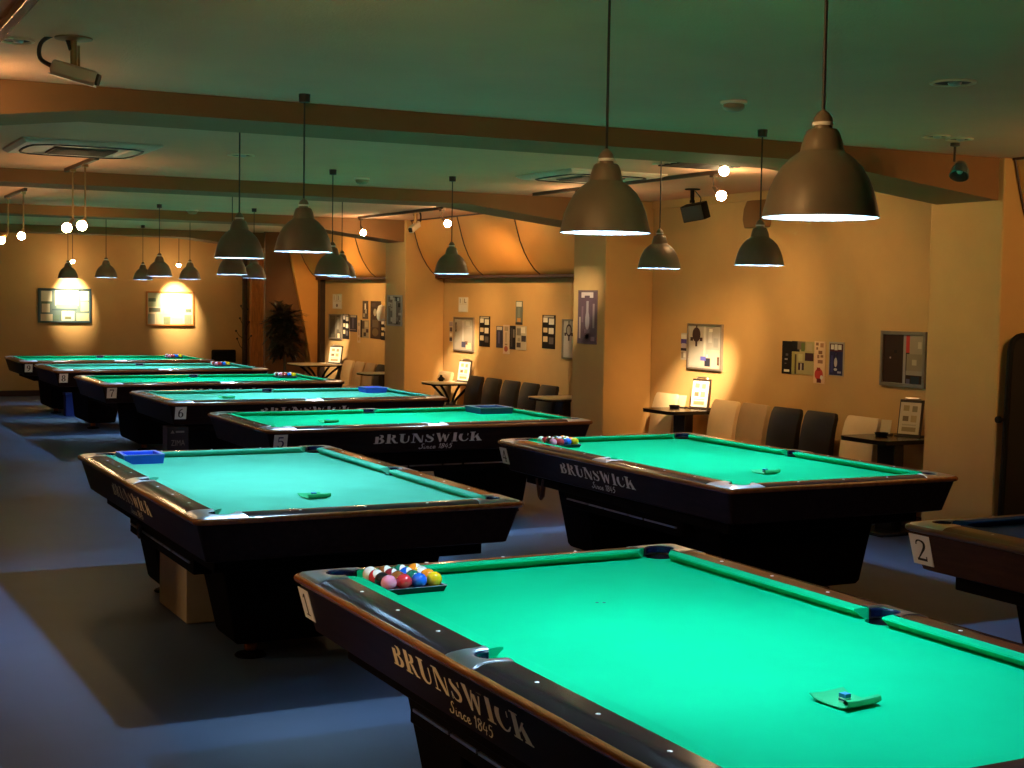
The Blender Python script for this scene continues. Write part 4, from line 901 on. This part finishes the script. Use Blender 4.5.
for i, (k, y) in enumerate((('cream', 21.12), ('beige', 20.63), ('beige', 20.18), ('dark', 19.72))):
    chair(k, XC, y, FX, ['cream chair, leftmost of the row beyond the third pillar', 'beige chair second from left beyond the third pillar', 'beige chair third from left beyond the third pillar', 'dark chair rightmost of the row beyond the third pillar'][i], .91)
def wall_table(x0, x1, y0, y1, z, top, label, style='column'):
    cx, cy = (x0+x1)/2, (y0+y1)/2; hx, hy = (x1-x0)/2, (y1-y0)/2
    t = E_('side_table', (cx, cy, 0), 0, label=label, cat='table', group='small tables along the wall')
    r = .07; pts = []
    for px, py, a0 in ((hx-.01, hy-.01, 0), (-hx+r, hy-r, pi/2), (-hx+r, -hy+r, pi), (hx-.01, -hy+.01, 1.5*pi)):
        rr_ = r if px < 0 else .01
        pts += [(px + rr_*cos(a0+pi/2*k/5), py + rr_*sin(a0+pi/2*k/5)) for k in range(6)]
    mb = MB().m(top); mb.prism(pts, z-.012, z)
    mb.m(TOPBLK); mb.prism([(a*.995, b*.995) for a, b in pts], z-.034, z-.012); O('tabletop', mb.mesh('tabletop', 30), t)
    if style == 'column':
        mb = MB().m(TOPBLK); mb.box(-.05, -.10, .03, .05, .10, z-.034); O('column', mb.mesh('column'), t, bevel=.006)
        mb = MB().m(TOPBLK); mb.box(-hx*.75, -hy*.7, 0, hx*.75, hy*.7, .03); O('base', mb.mesh('base'), t, bevel=.008)
    else:
        for s in (-1, 1):
            for u in (-1, 1):
                mb = MB().m(TOPBLK)
                mb.tube(catmull([(u*hx*.62, s*hy*.6, z-.034), (u*hx*.35, s*hy*.4, z-.14), (u*hx*.12, s*hy*.12, .42), (u*hx*.3, s*hy*.3, .18), (u*hx*.66, s*hy*.66, .018)], 5), .017, 8); O('leg', mb.mesh('leg'), t)
        mb = MB().m(TOPBLK); mb.lathe([(.06, .39), (.07, .42), (.06, .45)], 16); O('hub', mb.mesh('hub'), t)
    return t
wall_table(7.52, 8.17, 11.37, 11.91, .76, TOPBLK, 'small black table with glowing menu stand beside the near cream chair')
wall_table(7.54, 8.17, 8.46, 9.0, .76, TOPBLK, 'small black table beside the right pillar')
wall_table(7.50, 8.17, 16.77, 17.26, .705, TOPCRM, 'small cream-topped table at the far end of the dark chair row', 'legs')
wall_table(7.50, 8.17, 13.78, 14.27, .715, TOPCRM, 'small cream-topped table partly hidden by the middle pillar')
wall_table(7.28, 8.15, 21.40, 22.12, .72, TOPCRM, 'cream-topped table in front of the dark plant', 'legs')
wall_table(7.38, 8.10, 18.86, 19.30, .72, TOPCRM, 'narrow cream-topped table partly hidden by the third pillar')
def menu_stand(x, y, z, wd, ht, rz, label, bright):
    t = E_('menu_stand', (x, y, z), rz, label=label, cat='menu stand', group='menu stands on the wall tables')
    lean = .16
    P = lambda u, v, d: (u, d + v*lean, v)
    mb = MB().m(DKBROWN); mb.loft([[P(-wd/2, .0, .012), P(wd/2, .0, .012), P(wd/2, ht, .012), P(-wd/2, ht, .012)], [P(-wd/2, .0, .03), P(wd/2, .0, .03), P(wd/2, ht, .03), P(-wd/2, ht, .03)]]); O('backing', mb.mesh('backing', 0), t)
    mb = MB().m(colmat((.80,.74,.6) if bright else (.66,.56,.4)))
    mb.loft([[P(-wd/2+.012, .02, .004), P(wd/2-.012, .02, .004), P(wd/2-.012, ht*.93, .004), P(-wd/2+.012, ht*.93, .004)], [P(-wd/2+.012, .02, .0118), P(wd/2-.012, .02, .0118), P(wd/2-.012, ht*.93, .0118), P(-wd/2+.012, ht*.93, .0118)]])
    for (u0, v0, u1, v1, c) in ((-.3,.7,-.05,.85,(.4,.3,.15)), (.08,.68,.3,.84,(.3,.25,.15)), (-.3,.42,-.05,.56,(.2,.14,.08)), (.05,.4,.3,.58,(.5,.36,.18)), (-.3,.14,.3,.26,(.35,.26,.14)), (-.3,.3,.3,.34,(.5,.42,.3))):
        mb.m(colmat(c)); mb.add([P(u0*wd, v0*ht, .003), P(u1*wd, v0*ht, .003), P(u1*wd, v1*ht, .003), P(u0*wd, v1*ht, .003)], [(0,1,2,3)])
    O('menu_card', mb.mesh('menu_card', 0), t)
    mb = MB().m(DKBROWN); mb.box(-wd/2, -.03, 0, wd/2, .11, .008); O('base', mb.mesh('base'), t)
    mb = MB().m(CHROME); mb.tube([P(-wd*.3, ht, .02), P(-wd*.3, ht+.012, .02), P(wd*.3, ht+.012, .02), P(wd*.3, ht, .02)], .008, 8); O('clip', mb.mesh('clip'), t)
menu_stand(8.0, 11.62, .7605, .21, .29, FX+.35, 'brightly lit menu stand on the black table below the ornament board', True)
menu_stand(8.0, 8.70, .7605, .20, .29, FX+.35, 'menu stand with photo grid on the table at the right pillar', False)
menu_stand(8.0, 17.02, .7055, .22, .28, FX+.35, 'brightly lit menu stand on the far cream table of the dark chair row', True)
menu_stand(7.95, 21.75, .7205, .30, .28, FX+.35, 'brightly lit menu stand on the cream table in front of the plant', True)
menu_stand(8.02, 13.92, .7155, .20, .16, FX+.2, 'low bright card stand on the cream table at the middle pillar', True)
def napkin(x, y, z, label):
    t = E_('card_holder', (x, y, z), FX+.3, label=label, cat='card holder', group='card holders')
    mb = MB().m(colmat((.7,.55,.34))); mb.loft([[(-.045,-.01,.0),(.045,-.01,.0),(.045,.02,.12),(-.045,.02,.12)], [(-.045,-.006,.0),(.045,-.006,.0),(.045,.024,.12),(-.045,.024,.12)]]); O('card', mb.mesh('card', 0), t)
    mb = MB().m(DKBROWN); mb.box(-.05, -.02, 0, .05, .035, .012); O('base', mb.mesh('base'), t)
napkin(7.93, 11.80, .7605, 'small tan card holder left of the brightest menu stand')
napkin(7.93, 8.88, .7605, 'small tan card holder left of the menu stand at the right pillar')
def ashtray(x, y, z, label):
    mb = MB().m(SPKB); mb.lathe([(.001, 0), (.045, 0), (.055, .03), (.048, .03), (.04, .008), (.001, .008)], 20, closed_ends=False)
    O('ashtray', mb.mesh('ashtray', 40), None, (x, y, z), label=label, cat='ashtray', group='ashtrays')
ashtray(7.82, 11.76, .7605, 'small dark ashtray on the black table with the brightest menu stand')
ashtray(7.82, 8.80, .7605, 'small dark ashtray on the black table at the right pillar')
mb = MB().m(SPKB); mb.lathe([(.03, 0), (.034, .05), (.02, .06), (.012, .085)], 16); mb.lathe([(.045, .02), (.05, .03), (.045, .04)], 12)
O('pepper_mill', mb.mesh('pepper_mill', 40), None, (7.78, 17.2, .7055), label='small dark table ornament on the far cream table', cat='ornament')

# ---------------------------------------------------------------- floor items
mb = MB().m(CARD); r_ = lambda i, z: [(1.985+i, 7.72+i, z), (2.31-i, 7.72+i, z), (2.31-i, 8.335-i, z), (1.985+i, 8.335-i, z)]
mb.loft([r_(.006, .002), r_(0, .01), r_(0, .33), r_(.006, .336)]); o = O('storage_box', mb.mesh('storage_box'), label='plain beige box on the floor under the nearest turquoise table', cat='box')
def carton():
    t = E_('carton', (3.345, 13.43, 0), 0, label='dark navy carton with white lettering under the table marked six', cat='box')
    mb = MB().m(NAVYBOX); mb.box(-.10, -.09, 0, .10, .09, .56); O('box_body', mb.mesh('box_body'), t, bevel=.003)
    v, f = text_mesh('ZIMA', .085, .0); w_ = max(a for a, b in v)
    mb = MB().m(colmat((.25,.25,.28))); mb.add([(a*.13/w_-.065, -.0912, b*.9 + .385) for a, b in v], f)
    mb.add([(-.07, -.0912, .50), (-.03, -.0912, .50), (-.05, -.0912, .53)], [(0,1,2)]); mb.box(-.02, -.0914, .505, .06, -.0905, .522); O('print', mb.mesh('print', 0), t)
carton()
mb = MB().m(BLUEBOX); mb.box(-.10, -.10, 0, .10, .10, .32); mb.box(-.11, -.11, .30, .11, .11, .34)
O('crate', mb.mesh('crate'), None, (3.83, 21.45, 0), bevel=.006, label='dark blue crate on the floor between the tables marked eight and nine', cat='box')
def upright_panel():
    t = E_('upright_panel', (7.98, 7.33, 0), 0, label='tall black panel with rounded top corner leaning at the right pillar', cat='panel')
    x0, x1, z1, r = -.37, .27, 1.60, .10
    pts = [(x0, .05), (x1, .05)] + [(x1-r+r*cos(a), z1-r+r*sin(a)) for a in (0, pi/8, pi/4, 3*pi/8, pi/2)] + [(x0+.045+r+r*cos(a), z1-r+r*sin(a)) for a in (pi/2, 5*pi/8, 3*pi/4, 7*pi/8, pi)]
    mb = MB().m(PANELB); mb.loft([[(x, -.02, z) for x, z in pts], [(x, .02, z) for x, z in pts]]); O('board', mb.mesh('board', 30), t)
    mb = MB().m(SPKB); ring = pts[1:] + pts[:2]; mb.tube([(x, 0, z) for x, z in ring], .024, 8); O('edge_frame', mb.mesh('edge_frame'), t)
    mb = MB().m(SPKB); mb.lathe([(.012, 0), (.012, .03), (.024, .035), (.024, .06)], 16); mb.xform(Matrix.Translation((x0+.0, -.0, 1.02)) @ Matrix.Rotation(-pi/2, 4, 'Y')); O('knob', mb.mesh('knob', 40), t)
    for s in (x0+.1, x1-.1):
        mb = MB().m(SPKB); mb.box(s-.03, -.04, 0, s+.03, .04, .05); O('foot', mb.mesh('foot'), t)
upright_panel()
# potted palm
def palm():
    t = E_('potted_palm', (7.42, 22.66, 0), 0, label='dark leafy potted palm in the far right corner', cat='plant')
    mb = MB().m(POT); mb.lathe([(.001, 0), (.15, 0), (.19, .32), (.20, .36), (.185, .36), (.17, .30), (.001, .30)], 24, closed_ends=False); O('pot', mb.mesh('pot', 40), t)
    rn = random.Random(11); mb = MB().m(LEAF); tr = MB().m(DKBROWN)
    tr.tube([(0,0,.3), (.02,0,.6), (0,.01,.95)], [.03,.025,.02], 8); O('trunk', tr.mesh('trunk'), t)
    for k in range(170):
        a = rn.uniform(0, 2*pi); el = rn.uniform(-.6, 1.3); ln = rn.uniform(.24, .42); b0 = Vector((rn.uniform(-.05,.05), rn.uniform(-.05,.05), rn.uniform(.95, 1.5)))
        d = Vector((cos(a)*cos(el), sin(a)*cos(el), sin(el))); side = Vector((-sin(a), cos(a), 0)); n = 7
        pts = [b0 + d*ln*i/n + Vector((0,0,-.16*(i/n)**2)) for i in range(n+1)]
        wv = [max(.004, .06*sin(pi*min(1, (i+.6)/(n+.6)))) for i in range(n+1)]
        nrm = d.cross(side).normalized()*.002
        rings = [[p + side*w_, p - side*w_, p - side*w_ - nrm, p + side*w_ - nrm] for p, w_ in zip(pts, wv)]
        mb.loft(rings)
        for s in (-1, 1):
            for i in range(2, n):
                e = pts[i] + (side*s*.7 + d*.6).normalized()*.13 + Vector((0,0,-.02)); p = pts[i]; q2 = pts[i] + d*.03
                mb.add([p, q2, e], [(0,1,2)])
    O('foliage', mb.mesh('foliage', 30), t)
palm()
def coat_stand():
    t = E_('coat_stand', (7.58, 25.42, 0), 0, label='thin dark branch-like stand against the far wall', cat='stand')
    mb = MB().m(DKBROWN); mb.tube([(0,0,.02), (0,0,1.0), (-.03,0,1.72)], [.016,.014,.009], 8); O('pole', mb.mesh('pole'), t)
    mb = MB().m(DKBROWN); mb.lathe([(.14, 0), (.14, .02), (.03, .03)], 20); O('base', mb.mesh('base', 40), t)
    for k, (z, dx, dz) in enumerate(((1.0,-.16,.14), (.95,.12,.10), (1.25,-.09,.12), (1.2,.08,.1), (1.5,-.07,.09), (.8,-.14,.2), (1.45,.05,.08))):
        mb = MB().m(DKBROWN); e = (dx, -.02, z+dz); mb.tube([(-.015,0,z), (dx*.6,-.01,z+dz*.35), e], [.007,.006,.005], 6); mb.sphere(e, .02, 10, 6); O('hook', mb.mesh('hook'), t)
coat_stand()
def office_chair():
    t = E_('office_chair', (7.07, 24.75, 0), 0, label='black swivel chair backrest showing beyond the far table', cat='chair')
    mb = MB().m(SPKB); mb.box(-.22, .18, .47, .22, .24, .82); O('backrest', mb.mesh('backrest'), t, bevel=.03)
    mb = MB().m(SPKB); mb.box(-.23, -.23, .40, .23, .2, .47); O('seat', mb.mesh('seat'), t, bevel=.025)
    mb = MB().m(SPKB); mb.tube([(0,0,.06), (0,0,.40)], .025, 10); O('post', mb.mesh('post'), t)
    for k in range(5):
        a = 2*pi*k/5; mb = MB().m(SPKB); mb.tube([(0,0,.09), (.26*cos(a), .26*sin(a), .055)], [.022,.015], 8); mb.sphere((.26*cos(a), .26*sin(a), .028), .028, 10, 6); O('leg', mb.mesh('leg'), t)
office_chair()
